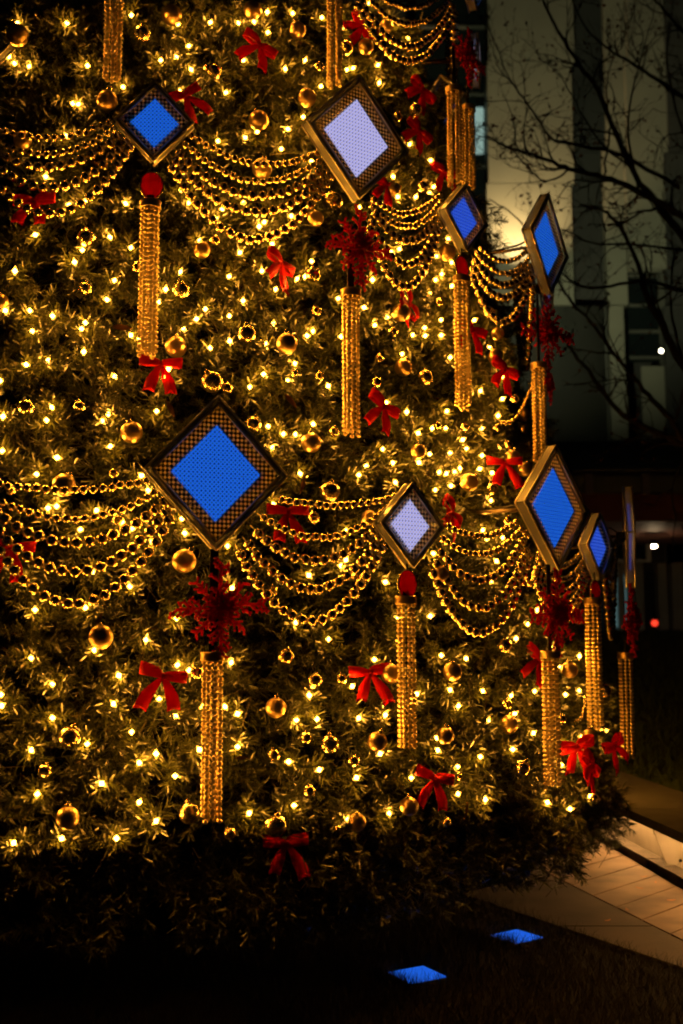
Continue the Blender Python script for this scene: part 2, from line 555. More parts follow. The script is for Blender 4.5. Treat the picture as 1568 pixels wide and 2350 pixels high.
# framed display case
dc = link('display_case', None, None, (at(1470, 1250, SY - .3).x, SY - .3, 0))
tag(dc, 'white framed glass display case under the canopy', 'display case')
fbox('pane', 1420, 1486, 1204, 1284, SY - .26, .03, M['glass'], dc)
fbox('frame', 1485, 1492, 1200, 1291, SY - .3, .1, M['whiteframe'], dc)
fbox('frame', 1412, 1484.5, 1284, 1291, SY - .3, .1, M['whiteframe'], dc)
fbox('frame', 1412, 1484.5, 1199, 1204, SY - .3, .1, M['whiteframe'], dc)
fbox('shelf', 1445, 1468, 1229, 1232, SY - .29, .02, M['whiteframe'], dc)

def lamp_thing(name, label, cat, px, py, Y, r, m):
    p = at(px, py, Y)
    e = link(name, None, None, p)
    link('lens', sphere_mesh('lens', r, m, 3), e)
    bm = bmesh.new()
    add_tube(bm, [(0, .03, r * .55), (0, .05, r * 1.6), (0, .05, r * 4)], [r * 1.25, r * 1.1, r * .5], 12)
    link('housing', bm_mesh('housing', bm, M['black'], True), e)
    tag(e, label, cat)
    return e
lamp_thing('spotlight', 'bright white spotlight among the dark branches', 'spotlight', 1518, 805, 13.0, .022, M['lampglass'])
lamp_thing('signal_lamp', 'small orange lamp beside the display case', 'lamp', 1525, 1207, 17.5, .035, M['orange_lamp'])
lamp_thing('signal_lamp', 'small red lamp low in front of the shop shutter', 'lamp', 1503, 1430, 17.5, .05, M['red_lamp'])

def flood(label, px, py, Y, tgt, power, colr, ang=R(120), blend=.9):
    p = at(px, py, Y)
    e = link('floodlight', None, None, p)
    tag(e, label, 'floodlight', 'floodlights washing the building wall')
    bm = bmesh.new()
    add_box(bm, Vector((0, 0, -.06)), (.22, .14, .10), None, .01)
    add_box(bm, Vector((0, 0, -.16)), (.05, .05, .12))
    link('housing', bm_mesh('housing', bm, M['black']), e)
    L = bpy.data.lights.new('flood_beam', 'SPOT')
    L.energy = power; L.color = colr; L.spot_size = ang; L.spot_blend = blend; L.shadow_soft_size = .08
    lo = link('flood_beam', L, e, (0, 0, .02))
    d = (tgt - p).normalized()
    lo.rotation_euler = d.to_track_quat('-Z', 'Y').to_euler()
    return e
flood('floodlight at the foot of the pale wall', 1196, 610, BY - .55, at(1205, 300, BY), 330, (1, .66, .28), R(130))
flood('floodlight further out washing the upper wall', 1250, 1000, BY - 6.0, at(1310, 200, BY), 800, (.86, .90, .50), R(95))
# ceiling lamp of the shop front
cl = link('ceiling_lamp', None, None, (at(1500, 1205, 15.6).x, 15.6, 2.76))
tag(cl, 'lamp under the canopy lighting the shop front', 'lamp')
link('lens', tube_mesh('lens', [(0, 0, -.012), (0, 0, .012)], .03, mat('canopy_lamp', (1, 1, 1), .4, emis=(1, .72, .40), es=260), 12), cl)
link('housing', tube_mesh('housing', [(0, 0, .013), (0, 0, .08)], .045, M['black'], 12), cl)

# ------------------------------------------------------------------ bare tree at the right
M['bark'] = mat('dark_bark', (.022, .018, .015), .85, noise=(14, (.012, .010, .009)), bump=(40, .4, .01))
M['autumn'] = island_mat('withered_leaf', (.05, .018, .010), (.14, .05, .025), .7, .3)
bt = link('bare_tree', None, None, (at(1720, 1500, 10).x, 10, 0))
tag(bt, 'bare dark tree spreading its branches before the building', 'tree')
bo = Vector(bt.location)
bm = bmesh.new()
trunk = [Vector((bo.x, 10, 0)), Vector((bo.x + .05, 10, 1.5)), at(1700, 1050, 10), at(1690, 600, 10), at(1680, 200, 10.2), at(1650, -300, 10.2)]
add_tube(bm, [p - bo for p in trunk], [.17, .15, .13, .11, .08, .04], 10)
link('trunk', bm_mesh('trunk', bm, M['bark'], True), bt)
limbs = [
    ([(1690, 1120), (1568, 1021), (1448, 965), (1385, 897), (1294, 777), (1240, 735)], .045, 10.0),
    ([(1690, 1110), (1568, 1006), (1531, 950), (1478, 897), (1411, 814), (1355, 739), (1298, 675), (1275, 620)], .040, 9.8),
    ([(1695, 1000), (1568, 837), (1520, 750), (1482, 672), (1471, 626), (1437, 545), (1392, 488), (1330, 470)], .055, 10.2),
    ([(1690, 760), (1568, 548), (1505, 462), (1448, 383), (1373, 210), (1317, 131), (1261, 30), (1235, -50)], .050, 10.0),
    ([(1690, 620), (1568, 500), (1467, 439), (1385, 406), (1310, 387), (1242, 361), (1167, 338), (1118, 312)], .045, 9.7),
    ([(1560, 430), (1430, 357), (1317, 331), (1264, 316), (1212, 240), (1167, 173), (1120, 50)], .028, 10.3),
    ([(1690, 330), (1568, 225), (1505, 180), (1441, 139), (1354, 75), (1300, -30)], .034, 10.4),
    ([(1690, 180), (1568, 68), (1505, 0), (1450, -80)], .03, 10.5),
    ([(1690, 720), (1568, 665), (1467, 646), (1354, 661), (1279, 616), (1189, 503), (1125, 458)], .028, 10.2),
    ([(1310, 387), (1249, 417), (1189, 357), (1150, 330)], .014, 9.6),
    ([(1690, 610), (1568, 575), (1430, 560), (1355, 556), (1290, 526), (1230, 520)], .022, 10.6),
    ([(1467, 439), (1440, 300), (1462, 160), (1500, 40)], .020, 10.1),
    ([(1385, 406), (1400, 300), (1395, 180), (1440, 60)], .016, 10.0),
    ([(1690, 480), (1620, 380), (1560, 280), (1530, 120), (1545, 0)], .026, 10.3),
    ([(1448, 383), (1380, 330), (1330, 250), (1290, 180), (1230, 120)], .016, 10.2),
    ([(1568, 837), (1540, 700), (1545, 560), (1520, 470)], .02, 10.4),
    ([(1385, 897), (1340, 880), (1290, 885)], .010, 10.0),
]
twigs = []
def twig(bm, p, d, L, r, depth):
    pts = [p]; n = max(3, int(L / .07))
    for i in range(n):
        d = (d + Vector((random.gauss(0, .20), random.gauss(0, .20), random.gauss(0.03, .20)))).normalized()
        p = p + d * (L / n)
        pts.append(p)
    add_tube(bm, pts, [r * (1 - .75 * i / n) for i in range(n + 1)], 4, False)
    twigs.append(pts[-1]); twigs.append(pts[n // 2])
    if depth:
        for i in range(1, n + 1):
            if random.random() < .62:
                nd = (d + Vector((random.gauss(0, .8), random.gauss(0, .5), random.gauss(.1, .8)))).normalized()
                twig(bm, pts[i], nd, L * random.uniform(.4, .65), r * .55, depth - 1)
for pl, r0, Y in limbs:
    P = [at(x, y, Y + random.uniform(-.15, .15) - (0 if i else 0)) - bo for i, (x, y) in enumerate(pl)]
    sm = []
    for i in range(len(P) - 1):                 # Catmull-Rom
        p0, p1, p2, p3 = P[max(i - 1, 0)], P[i], P[i + 1], P[min(i + 2, len(P) - 1)]
        for s in range(5):
            t = s / 5
            sm.append(.5 * ((2 * p1) + (p2 - p0) * t + (2 * p0 - 5 * p1 + 4 * p2 - p3) * t * t + (3 * p1 - p0 - 3 * p2 + p3) * t ** 3) + Vector((random.gauss(0, .006), 0, random.gauss(0, .006))))
    sm.append(P[-1])
    bm = bmesh.new()
    N = len(sm)
    r0 *= .78
    add_tube(bm, sm, [r0 * (1 - .8 * i / N) for i in range(N)], 7, False)
    for i in range(4, N):
        if random.random() < .42:
            t = (sm[min(i + 1, N - 1)] - sm[i - 1]).normalized()
            d = (t + Vector((random.gauss(0, .7), random.gauss(0, .4), random.gauss(.15, .8)))).normalized()
            twig(bm, sm[i], d, random.uniform(.25, .6), r0 * (1 - .8 * i / N) * .45 + .002, 2)
    link('branch', bm_mesh('branch', bm, M['bark'], True), bt)
tp = np.array([tuple(p) for p in twigs])
tp = tp[rng.random(len(tp)) < .30]
n = len(tp)
u = rng.normal(size=(n, 3)); u /= np.linalg.norm(u, axis=1)[:, None]
w_ = np.cross(u, rng.normal(size=(n, 3))); w_ /= np.linalg.norm(w_, axis=1)[:, None]
s = rng.uniform(.012, .03, n)[:, None]
lv = link('withered_leaves', quads_np('withered_leaves', np.stack([tp - u * s, tp + w_ * s * .6, tp + u * s, tp - w_ * s * .6], 1), M['autumn']), bt)
lv['kind'] = 'stuff'

# ------------------------------------------------------------------ positions read from the picture (crops of it)
S = .7832
CR = {'A': (0, 0, 2.24), 'B': (650, 0, 1.96), 'C': (0, 700, 2.24), 'D': (650, 700, 2.24), 'E': (1250, 0, 2.0851), 'F': (1250, 800, 2.0851),
      'G': (0, 1350, 2.24), 'H': (650, 1350, 2.24), 'I': (1250, 1400, 2.0851), 'J': (0, 1950, 2.24), 'K': (650, 1950, 2.24), 'L': (1250, 2150, 2.0851)}
def cv(k, x, y):
    a, b, z = CR[k]
    return ((a + x / z) * S, (b + y / z) * S)
def cr(k, r): return r / CR[k][2] * S

BULBS = {
 'A': '115,150 440,150 862,98 1168,157 1382,145 1565,150 95,415 192,435 575,430 808,570 478,678 515,682 1055,395 1158,375 1255,455 1415,505 1182,600 1484,606 1432,925 300,1158 435,890 455,1345 232,1540 825,1335 568,1310 1238,1330 1190,1245 1462,1370 1418,1437 722,1555 540,1640 860,1625 1312,1578 60,370 1240,300',
 'B': '262,68 105,135 187,122 408,75 575,100 265,185 125,345 478,345 365,395 570,495 720,400 755,390 708,155 1005,130 1070,215 848,18 898,372 905,475 1108,450 22,535 468,670 205,755 135,790 380,740 342,855 515,925 508,1015 125,1165 400,1240 245,1275 215,1300 290,1400 105,1450 985,1013 1012,1130 1115,1130 1195,1108 1218,1072 1080,828 1200,920 790,1190 1300,1370 975,1440 1020,1430 1290,1455',
 'C': '540,75 490,152 860,62 735,5 98,210 195,470 212,605 752,272 702,398 345,505 1185,215 1088,330 1038,415 1348,460 1290,525 1208,592 1505,245 1508,670 860,632 915,655 535,590 560,550 550,740 172,825 318,795 2,930 752,900 1105,855 1080,920 20,1165 340,1105 305,1190 15,1390 712,1150 672,1195 725,1362 375,1435 1028,1130 1380,715 240,1545 930,1555 35,470 1505,505 1315,15',
 'D': '120,92 335,30 50,240 140,405 45,510 590,145 548,245 495,262 262,208 355,330 830,148 765,390 1118,72 1168,68 1412,115 1510,155 1330,225 1445,230 1405,268 990,268 935,450 1365,358 1510,308 1200,385 1085,515 1005,565 1440,530 1332,582 1255,630 1337,635 1442,632 785,640 560,635 600,605 288,685 55,670 340,555 480,818 275,888 435,925 185,972 700,965 1185,755 1215,1135 1080,1075 1478,1130 1500,778 1530,768 600,1215 305,1230 405,1280 740,1285 485,1283 333,1370 1058,1380 1122,1470 1290,1275 1382,1243 1470,1243 1365,1412 1500,1405 1295,1468 515,1540 950,1490 900,1550 1428,1530 1475,1540 1530,1530',
 'E': '28,978 42,1140 22,1180 135,1458 65,1568 155,1605 95,1673 58,1710 155,1745 20,1795',
 'F': '58,40 152,77 22,130 293,287 385,456 465,632 92,288 92,380 145,515 168,512 465,768 125,845 438,872 117,950 30,950 337,950 222,1018 245,1072 442,1062 20,1105 148,1098 340,1115 205,1193 325,1197 72,1210 120,1232 400,1220 150,1300 55,1325 395,1390 157,1545 345,1570 370,1625 467,1618 42,1715 428,1760 330,720',
 'G': '240,112 930,102 315,310 372,298 635,325 972,195 528,452 870,445 800,402 1195,380 1213,475 1000,533 605,730 890,722 853,825 142,785 230,978 560,965 1160,1035 960,1175 620,1243 205,1295 345,1465 780,1410 1518,1325 1165,1340 1240,1375 5,1535 1525,835 1495,560 1045,1565',
 'H': '515,85 338,285 952,38 900,105 1140,142 1122,15 1297,12 1403,193 1505,170 1560,45 1425,75 1478,90 815,460 815,490 815,650 785,690 572,752 1075,797 1390,610 1508,428 487,1062 702,1172 60,1328 1155,1025 1370,1020 1003,1305 1442,1278 1280,1532 1500,1505 575,1540 858,1480 40,565 1165,1180',
 'I': '52,75 150,50 158,292 372,372 467,368 345,320 42,463 428,507 397,632 678,808 548,983 778,1037 808,1155 20,845 92,1087 243,1105 345,1303 518,1330 662,1305 850,1325 540,1440 378,1482 195,1395 655,1560 138,1320 935,1300 845,1635 65,1590 70,1665 330,1705 190,1765 528,1660 825,1755 620,895 935,1090 1095,1645 910,1680',
 'J': '780,68 345,118 12,265 5,185 745,252 1040,230 1335,272 1155,335 345,345 865,438 572,515 205,555 1025,580 1310,553 1560,318 1560,535 1150,725 668,775 245,845 915,897 1025,1022 405,1135 765,1135 90,1165 915,640 1165,5 1478,272',
 'K': '578,195 95,315 625,352 1278,190 1485,185 1552,268 1075,325 490,358 440,632 108,535 640,685 885,737 1040,580 1412,475 1420,558 1548,662 1245,738 1552,843 475,920 180,970 1100,970 900,345 828,1010 855,155',
 'L': '652,8 68,28 68,100 330,143 530,100 190,205 205,368 360,402 845,72 825,190 740,420 878,460 1002,382 975,165 950,20'}
MATTE = {'A': '115,228,72 1127,97,66 705,660,66 148,920,58 1325,1640,55', 'B': '178,55,52 435,172,48 490,560,52 212,690,57 232,968,58 828,265,44 945,150,38 985,1085,42 540,1255,45 1295,1450,48',
 'C': '1155,710,70 865,1270,72 5,410,50', 'D': '428,687,68 1178,482,60 1192,845,58 588,1338,66 1290,1395,50', 'F': '423,510,48 435,370,40 592,865,42 525,1125,46 600,1200,46 260,1280,55 90,1835,42',
 'G': '420,160,75 1210,660,78 663,1158,80', 'H': '968,375,50 1440,745,52 1110,1400,65 1515,1385,62', 'I': '930,850,44 875,1175,50 500,1510,58 995,1585,48 115,1575,52',
 'J': '445,1000,75', 'K': '355,278,68 1020,500,65 1470,458,55 885,1030,62 1232,925,62'}
MIRROR = {'A': '930,225,55 1408,470,48 1362,445,24 565,1560,58 1413,1575,32', 'B': '715,275,40 1155,1070,30 1010,670,27 1115,635,42 640,1155,55 560,385,28',
 'C': '1190,335,55 560,325,42 905,185,35 1395,940,72 1490,985,35 170,1105,50 520,1100,38 745,1540,32', 'D': '600,235,50 620,475,33 165,625,58 1030,790,32 1015,940,34 1335,910,50 205,1215,52 735,1265,36 35,980,36 640,900,30 480,880,24 1125,610,30 1425,415,28',
 'F': '435,945,24 590,960,28 235,940,24 65,935,24 75,185,24 400,1320,34 500,1050,26 628,1055,26 540,770,26 385,240,34', 'G': '1290,1390,45 70,195,32 775,390,32',
 'H': '710,205,68 600,375,42 330,855,38 420,1285,54 610,1445,50 785,1435,36 880,765,34', 'I': '480,1025,42 490,1385,32 585,1775,46 1085,1300,44 620,640,42 825,1475,30 495,260,26',
 'J': '455,470,72 295,695,45 1245,970,72 1510,1105,42', 'K': '355,1055,72 710,515,60 555,475,36 340,590,40 865,625,38 575,825,38 1475,1030,30 760,1075,22', 'L': '120,545,26 1025,395,24 200,262,22'}
# bows: crop, knot x, knot y, width of the bow, roll (deg, clockwise), extra yaw, pitch
BOWS = [('A', 1215, 628, 300, -38, 25, 0), ('A', 225, 1325, 330, 0, 0, -12), ('B', 215, 265, 270, 24, 10, 0), ('B', 805, 150, 240, 55, 0, 0), ('B', 1150, 520, 190, 40, 0, 0),
        ('B', 1130, 755, 190, 35, 0, 0), ('B', 945, 1062, 110, 20, 0, 0), ('B', 1275, 990, 130, 0, 0, 0), ('C', 1055, 822, 310, 3, 0, 0), ('D', 380, 160, 240, 25, 35, 0),
        ('D', 1060, 1100, 290, 28, 10, 0), ('D', 1225, 430, 200, 50, 30, 0), ('F', 275, 345, 190, 15, 0, 0), ('F', 478, 590, 190, 25, 0, 0), ('F', 478, 1160, 220, 0, -25, 0),
        ('F', 150, 1470, 250, 40, 30, 0), ('G', 80, 575, 320, 8, 0, 0), ('G', 1070, 1415, 320, 8, 0, 0), ('H', 432, 335, 300, 0, 0, 0), ('H', 968, 1390, 270, -4, 0, 0),
        ('I', 680, 1110, 170, 35, 0, 0), ('I', 915, 1640, 190, -12, -20, 20), ('I', 1140, 1635, 210, -25, 0, 0), ('I', 1000, 1755, 120, 40, 20, 0), ('K', 420, 1165, 320, 0, 0, 0), ('K', 1395, 742, 290, 14, 0, 0)]
LEAVES = [('C', 800, 582, 70, 5), ('C', 1118, 1115, 60, 60), ('D', 450, 1065, 65, 40), ('H', 528, 150, 65, 100), ('L', 236, 470, 55, 95), ('A', 640, 1080, 50, 20), ('G', 650, 1040, 42, 110), ('K', 130, 605, 48, 0)]

PANELS = {  # name: (px, py, ring radius, large, screen, extra turn, label)
 'U0': (-122, 108, 2.80, 1, 'blue', 0, 'light panel cut by the left edge of the picture, only its corner seen'),
 'U1': (355, 283, 2.72, 0, 'blue', -9, 'small square blue light panel above the bright red jewel'),
 'U2': (818, 317, 2.83, 1, 'white', 0, 'large diamond light panel with a white lavender screen'),
 'U3': (1063, 501, 2.72, 0, 'blue2', -5, 'small blue diamond light panel between the white and the sideways panel'),
 'U4': (1253, 560, 2.84, 1, 'blue', -7, 'large blue light panel turned sideways on a long rod at the right'),
 'U6': (1256, 662, 2.66, 0, 'blue', 8, 'small light panel half hidden below the sideways one'),
 'P1': (496, 1086, 3.16, 1, 'blue', 0, 'biggest blue diamond light panel nearest to the viewer'),
 'P2': (940, 1206, 3.07, 0, 'white', 0, 'small white diamond light panel in the middle of the tree'),
 'P3': (1270, 1165, 3.16, 1, 'blue', -3, 'large blue diamond light panel above the right red snowflake'),
 'P4': (1370, 1255, 3.09, 0, 'blue2', -10, 'small violet blue light panel above the dark jewel'),
 'P5': (1444, 1232, 3.155, 1, 'blue2', 2, 'large light panel seen edge-on at the far right'),
 'T1': (1085, -40, 2.50, 0, 'blue', 0, 'light panel cut by the top edge of the picture'),
 'T2': (1091, 138, 2.47, 0, 'white', 16, 'small light panel seen edge-on behind the topmost snowflake'),
 'T3': (1018, 240, 2.30, 0, 'blue', 75, 'dark light panel turned away among the branches at the top')}
LM = {'the small square blue panel': (355, 285), 'the large white panel': (818, 317), 'the small upper-right panel': (1063, 502), 'the sideways upper panel': (1253, 560),
      'the biggest blue panel': (495, 1085), 'the small white panel': (940, 1208), 'the large lower-right panel': (1270, 1165),
      'the tassel under the jewel': (345, 660), 'the tassel below the white panel': (805, 860), 'the tassel below upper-right panel': (1060, 800),
      'the big lower-left tassel': (488, 1720), 'the lower-middle tassel': (932, 1560), 'the lower-right long tassel': (1263, 1670), 'the rightmost tassel': (1436, 1620),
      'the top-left tassel': (262, 95), 'the top-middle tassel': (768, 105)}
_pend = []
def relate(o, kind, px, py, group, cat):
    nm, q = min(LM.items(), key=lambda kv: math.hypot(kv[1][0] - px, kv[1][1] - py))
    dx, dy = px - q[0], py - q[1]
    s = int(((math.degrees(math.atan2(-dy, dx)) + 382.5) % 360) // 45)
    dr = ['right of', 'up-right of', 'above', 'up-left of', 'left of', 'down-left of', 'below', 'down-right of'][s]
    o['category'] = cat; o['group'] = group
    _pend.append((kind, dr, nm, math.hypot(dx, dy), o))
def finish_labels():
    d = {}
    for kd, dr, nm, ds, o in _pend: d.setdefault((kd, dr, nm), []).append((ds, o.name, o))
    for (kd, dr, nm), L in d.items():
        L.sort(key=lambda t: (t[0], t[1]))
        for i, (ds, _, o) in enumerate(L):
            if len(L) == 1: o['label'] = f'{kd} {dr} {nm}'
            elif i == 0: o['label'] = f'{kd} {dr} {nm}, the nearest'
            else: o['label'] = f'{kd} {dr} {nm}, {ORD[i]} nearest'

def frame_at(p, roll=0, yaw=0, pitch=0):
    """matrix at p whose -Y axis faces outward from the tree"""
    return Matrix.Translation(p) @ Matrix.Rotation(theta(p) + R(yaw), 4, 'Z') @ Matrix.Rotation(R(pitch), 4, 'X') @ Matrix.Rotation(R(roll), 4, 'Y')

clear = []                                      # (centre, outward, radius) kept free of needles

# ------------------------------------------------------------------ the light panels
def diamond(hw, hh): return [Vector((0, 0, hh)), Vector((hw, 0, 0)), Vector((0, 0, -hh)), Vector((-hw, 0, 0))]
def panel_meshes(hh, nst):
    hw = hh * .93; th = .046; out = {}
    q = diamond(hw, hh); qi = diamond(hw * .885, hh * .885)
    bars = []
    for i in range(4):
        j = (i + 1) % 4
        bm = bmesh.new()
        P = [q[i], q[j], qi[j], qi[i]]
        fr = [bm.verts.new(p + Vector((0, -th / 2, 0))) for p in P]
        bk = [bm.verts.new(p + Vector((0, th / 2, 0))) for p in P]
        bm.faces.new(fr); bm.faces.new(bk[::-1])
        for a in range(4):
            b = (a + 1) % 4
            bm.faces.new((fr[b], fr[a], bk[a], bk[b]))
        bmesh.ops.bevel(bm, geom=list(bm.edges), offset=.004, segments=2, affect='EDGES')
        bars.append(bm_mesh('frame_bar', bm, M['acrylic']))
    out['bars'] = bars
    qb = diamond(hw * .645, hh * .645)
    out['back'] = pydata('backing', [p + Vector((0, y, 0)) for y in (.004, .018) for p in qb],
                         [(0, 1, 2, 3), (7, 6, 5, 4)] + [((i + 1) % 4, i, 4 + i, 4 + (i + 1) % 4) for i in range(4)], M['back'])
    bm = bmesh.new()  # added tubes that catch tree light, for the frame's bright edge lines
    for sc_, yy in ((.995, -th / 2), (.89, -th / 2), (.995, th / 2)):
        d4 = diamond(hw * sc_, hh * sc_)
        for i in range(4):
            a_, b_ = d4[i] + Vector((0, yy, 0)), d4[(i + 1) % 4] + Vector((0, yy, 0))
            add_tube(bm, [a_, (a_ + b_) / 2, b_], .0045, 6)
    out['edgeglint'] = bm_mesh('edge_glint', bm, M['edgeglint'], True)
    qp = diamond(hw * .884, hh * .884)  # added sheet that dims what shows between the studs
    out['sheet'] = pydata('dimming_sheet', [p + Vector((0, y, 0)) for y in (.019, .023) for p in qp],
                          [(0, 1, 2, 3), (7, 6, 5, 4)] + [((i + 1) % 4, i, 4 + i, 4 + (i + 1) % 4) for i in range(4)], M['dimming'])
    qs = diamond(hw * .63, hh * .63)
    out['screen'] = [p + Vector((0, y, 0)) for y in (-.004, .003) for p in qs]
    bm = bmesh.new()
    e1, e2 = (qi[1] - qi[0]) / nst, (qi[3] - qi[0]) / nst
    for i in range(nst):
        for j in range(nst):
            c = qi[0] + e1 * (i + .5) + e2 * (j + .5)
            hs = .25 if abs(c.x) / hw + abs(c.z) / hh < .63 else .42
            b = [bm.verts.new(c + e1 * sx * hs + e2 * sy * hs + Vector((0, -.006, 0))) for sx, sy in ((-1, -1), (1, -1), (1, 1), (-1, 1))]
            t = bm.verts.new(c + Vector((0, -.006 - .9 * e1.length * hs, 0)))
            for a in range(4): bm.faces.new((b[a], b[(a + 1) % 4], t)).material_index = (i + j) % 2
            bm.faces.new(b[::-1]).material_index = (i + j) % 2
    out['studs'] = bm_mesh('stud_grid', bm, M['stud']); out['studs'].materials.append(M['unlitstud'])
    return out
PM = {1: panel_meshes(.280, 30), 0: panel_meshes(.170, 18)}
SCR = {}
def make_panel(key, mtx, lg, scr, label, arm=True):
    e = link('diamond_lamp', None, None, None, mtx)
    tag(e, label, 'panel lamp', 'diamond panel lamps hung round the tree')
    pm = PM[lg]
    for b in pm['bars'] if arm else []: link('frame_bar', b, e)
    link('backing', pm['back'], e)
    if arm: link('edge_glint', pm['edgeglint'], e)
    link('dimming_sheet', pm['sheet'], e)
    if (lg, scr) not in SCR:
        SCR[(lg, scr)] = pydata('screen', pm['screen'], [(0, 1, 2, 3), (7, 6, 5, 4)] + [((i + 1) % 4, i, 4 + i, 4 + (i + 1) % 4) for i in range(4)], M[scr])
    link('screen', SCR[(lg, scr)], e)
    if arm: sg = link('stud_grid', pm['studs'], e); sg['kind'] = 'stuff'
    if arm:
        link('mounting_rod', tube_mesh('mounting_rod', [(0, .02, 0), (.0, .32, .01), (.0, .7, .03)], .0085, M['rod'], 8), e)
        link('mounting_hub', box_mesh('mounting_hub', (.055, .05, .055), M['black'], .006, (0, .045, 0)), e)
        link('power_cable', tube_mesh('power_cable', [(.02, .04, .01), (.03, .10, .055), (.012, .17, .03), (.012, .4, .02), (.01, .66, .03)], .0055, M['black'], 6), e)
    return e
PP = {}
for kx_, (px, py, rr, lg, scr, turn, lab) in PANELS.items():
    p = ring(px, py, rr)
    PP[kx_] = p
    make_panel(kx_, frame_at(p, 0, turn), lg, scr, lab)
# two more lie flat on the lawn under the tree, screens up
for (gx, gy, tw, lab) in ((.305, 4.76, -15, 'blue light panel lying in the grass nearest to the viewer'), (.80, 5.38, -10, 'blue light panel lying in the grass near the paving')):
    m = Matrix.Translation((gx, gy, .012)) @ Matrix.Rotation(R(tw), 4, 'Z') @ Matrix.Rotation(R(-90), 4, 'X') @ Matrix.Scale(.72, 4)
    make_panel('g', m, 1, 'blue', lab, False)

# ------------------------------------------------------------------ pendant jewels, snowflakes, tassels
def jewel_meshes():
    bm = bmesh.new()
    bmesh.ops.create_icosphere(bm, subdivisions=2, radius=1)
    for v in bm.verts: v.co = Vector((v.co.x * .044, v.co.y * .022, v.co.z * .055))
    st = bm_mesh('stone', bm, M['jewel'])
    bm = bmesh.new()
    n = 28
    add_tube(bm, [(math.cos(2 * math.pi * i / n) * .045, 0, math.sin(2 * math.pi * i / n) * .056) for i in range(n + 1)], .0045, 6, False)
    rm = bm_mesh('rim', bm, M['gold'], True)
    bm = bmesh.new()
    add_tube(bm, [(0, 0, .055), (0, 0, .095)], .004, 6)
    return st, rm, bm_mesh('hook', bm, M['black'])
JM = jewel_meshes()
for px, py, pk, lab in ((348, 425, 'U1', 'bright red oval jewel under the small square blue panel'), (1060, 614, 'U3', 'red oval jewel under the small upper-right panel'),
                        (935, 1341, 'P2', 'red oval jewel under the small white panel'), (1366, 1358, 'P4', 'dark red oval jewel under the small lower-right panel')):
    p = PP[pk]; q = ring(px, py, math.hypot(p.x - AX, p.y - AY))
    e = link('red_jewel', None, None, None, frame_at(q, 0, PANELS[pk][5]))
    tag(e, lab, 'jewel', 'red jewels under the panels')
    for m, nm in zip(JM, ('stone', 'rim', 'hook')): link(nm, m, e)

def snow_mesh(seed):
    rd = random.Random(seed)
    bm = bmesh.new()
    def arm(p, a, L, r, d, yy):
        steps = max(2, int(L / .024))
        pts = [Vector((p[0], yy, p[1]))]
        x, z = p
        for i in range(steps):
            aa = a + rd.gauss(0, .10)
            x += math.cos(aa) * L / steps; z += math.sin(aa) * L / steps
            pts.append(Vector((x, yy + rd.gauss(0, .004), z)))
            if d and i < steps and i >= 0:
                for s in (-1, 1):
                    if rd.random() < .8:
                        arm((x, z), a + s * rd.uniform(.7, 1.05), L * rd.uniform(.22, .34) * (1 - .4 * i / steps), r * .82, d - 1, yy + rd.uniform(-.008, .008))
        add_tube(bm, pts, [r * rd.uniform(.8, 1.2) for _ in pts], 5)
    for k_ in range(8):
        a = k_ * math.pi / 4 + math.pi / 2
        arm((0, 0), a,   .176 if k_ % 2 == 0 else .135, .0072, 2 if k_ % 2 == 0 else 1, 0)
    for k_ in range(10):
        arm((0, 0), k_ * math.pi / 5 + .39, .062, .0075, 1, -.020)
    add_tube(bm, [(0, -.042, 0), (0, -.034, 0), (0, .008, 0)], [.012, .020, .022], 14)
    return bm_mesh('snowflake', bm, M['glitter'], True)
SN = [snow_mesh(s) for s in (3, 5)]
for i, (px, py, pk, rr, sc, yaw, lab) in enumerate((
        (826, 568, 'U2', 2.87, .92, 8, 'red glitter snowflake under the large white panel'), (1256, 762, 'U4', 2.86, .95, -28, 'red glitter snowflake under the sideways upper panel'),
        (505, 1395, 'P1', 3.20, .88, 0, 'large red glitter snowflake under the biggest blue panel'), (1278, 1408, 'P3', 3.19, .95, -6, 'red glitter snowflake under the large lower-right panel'),
        (1452, 1424, 'P5', 3.185, .95, -8, 'thin side-on red snowflake at the far right above the last tassel'), (1076, 132, 'T1', 2.50, .82, -8, 'red snowflake seen from the side at the top of the tree'),
        (1262, 880, 'U4', 2.88, .55, 5, 'narrow red snowflake beside the tassel on the tree outline'))):
    q = ring(px, py, rr)
    o = link('snowflake', SN[i % 2], None, None, frame_at(q, 0, yaw) @ Matrix.Scale(sc, 4))
    tag(o, lab, 'snowflake', 'red glitter snowflakes under the panels')

STR = {}
def strand_mesh(L):
    kq = round(L / .02)
    if kq not in STR:
        bm = bmesh.new(); d = .0182
        L2 = kq * .02; n = int(L2 / .0188)
        for i in range(n):
            bmesh.ops.create_icosphere(bm, subdivisions=2, radius=d / 2, matrix=Matrix.Translation((0, 0, -(i + .5) * L2 / n)))
        STR[kq] = bm_mesh('bead_strand', bm, M['gold_small'], True)
    return STR[kq]
def collar_mesh():
    bm = bmesh.new(); n = 24; r = .040
    prof = [(r, .034), (r + .004, .030), (r + .002, .024), (r + .002, .010), (r + .004, .004), (r, 0), (r - .006, .002), (r - .006, .032)]
    rg = [[bm.verts.new((math.cos(2 * math.pi * k_ / n) * a, math.sin(2 * math.pi * k_ / n) * a, b)) for k_ in range(n)] for a, b in prof]
    for i in range(len(prof)):
        A_, B_ = rg[i], rg[(i + 1) % len(prof)]
        for k_ in range(n): bm.faces.new((A_[k_], A_[(k_ + 1) % n], B_[(k_ + 1) % n], B_[k_]))
    return bm_mesh('collar', bm, M['matte'], True)
COL = collar_mesh()
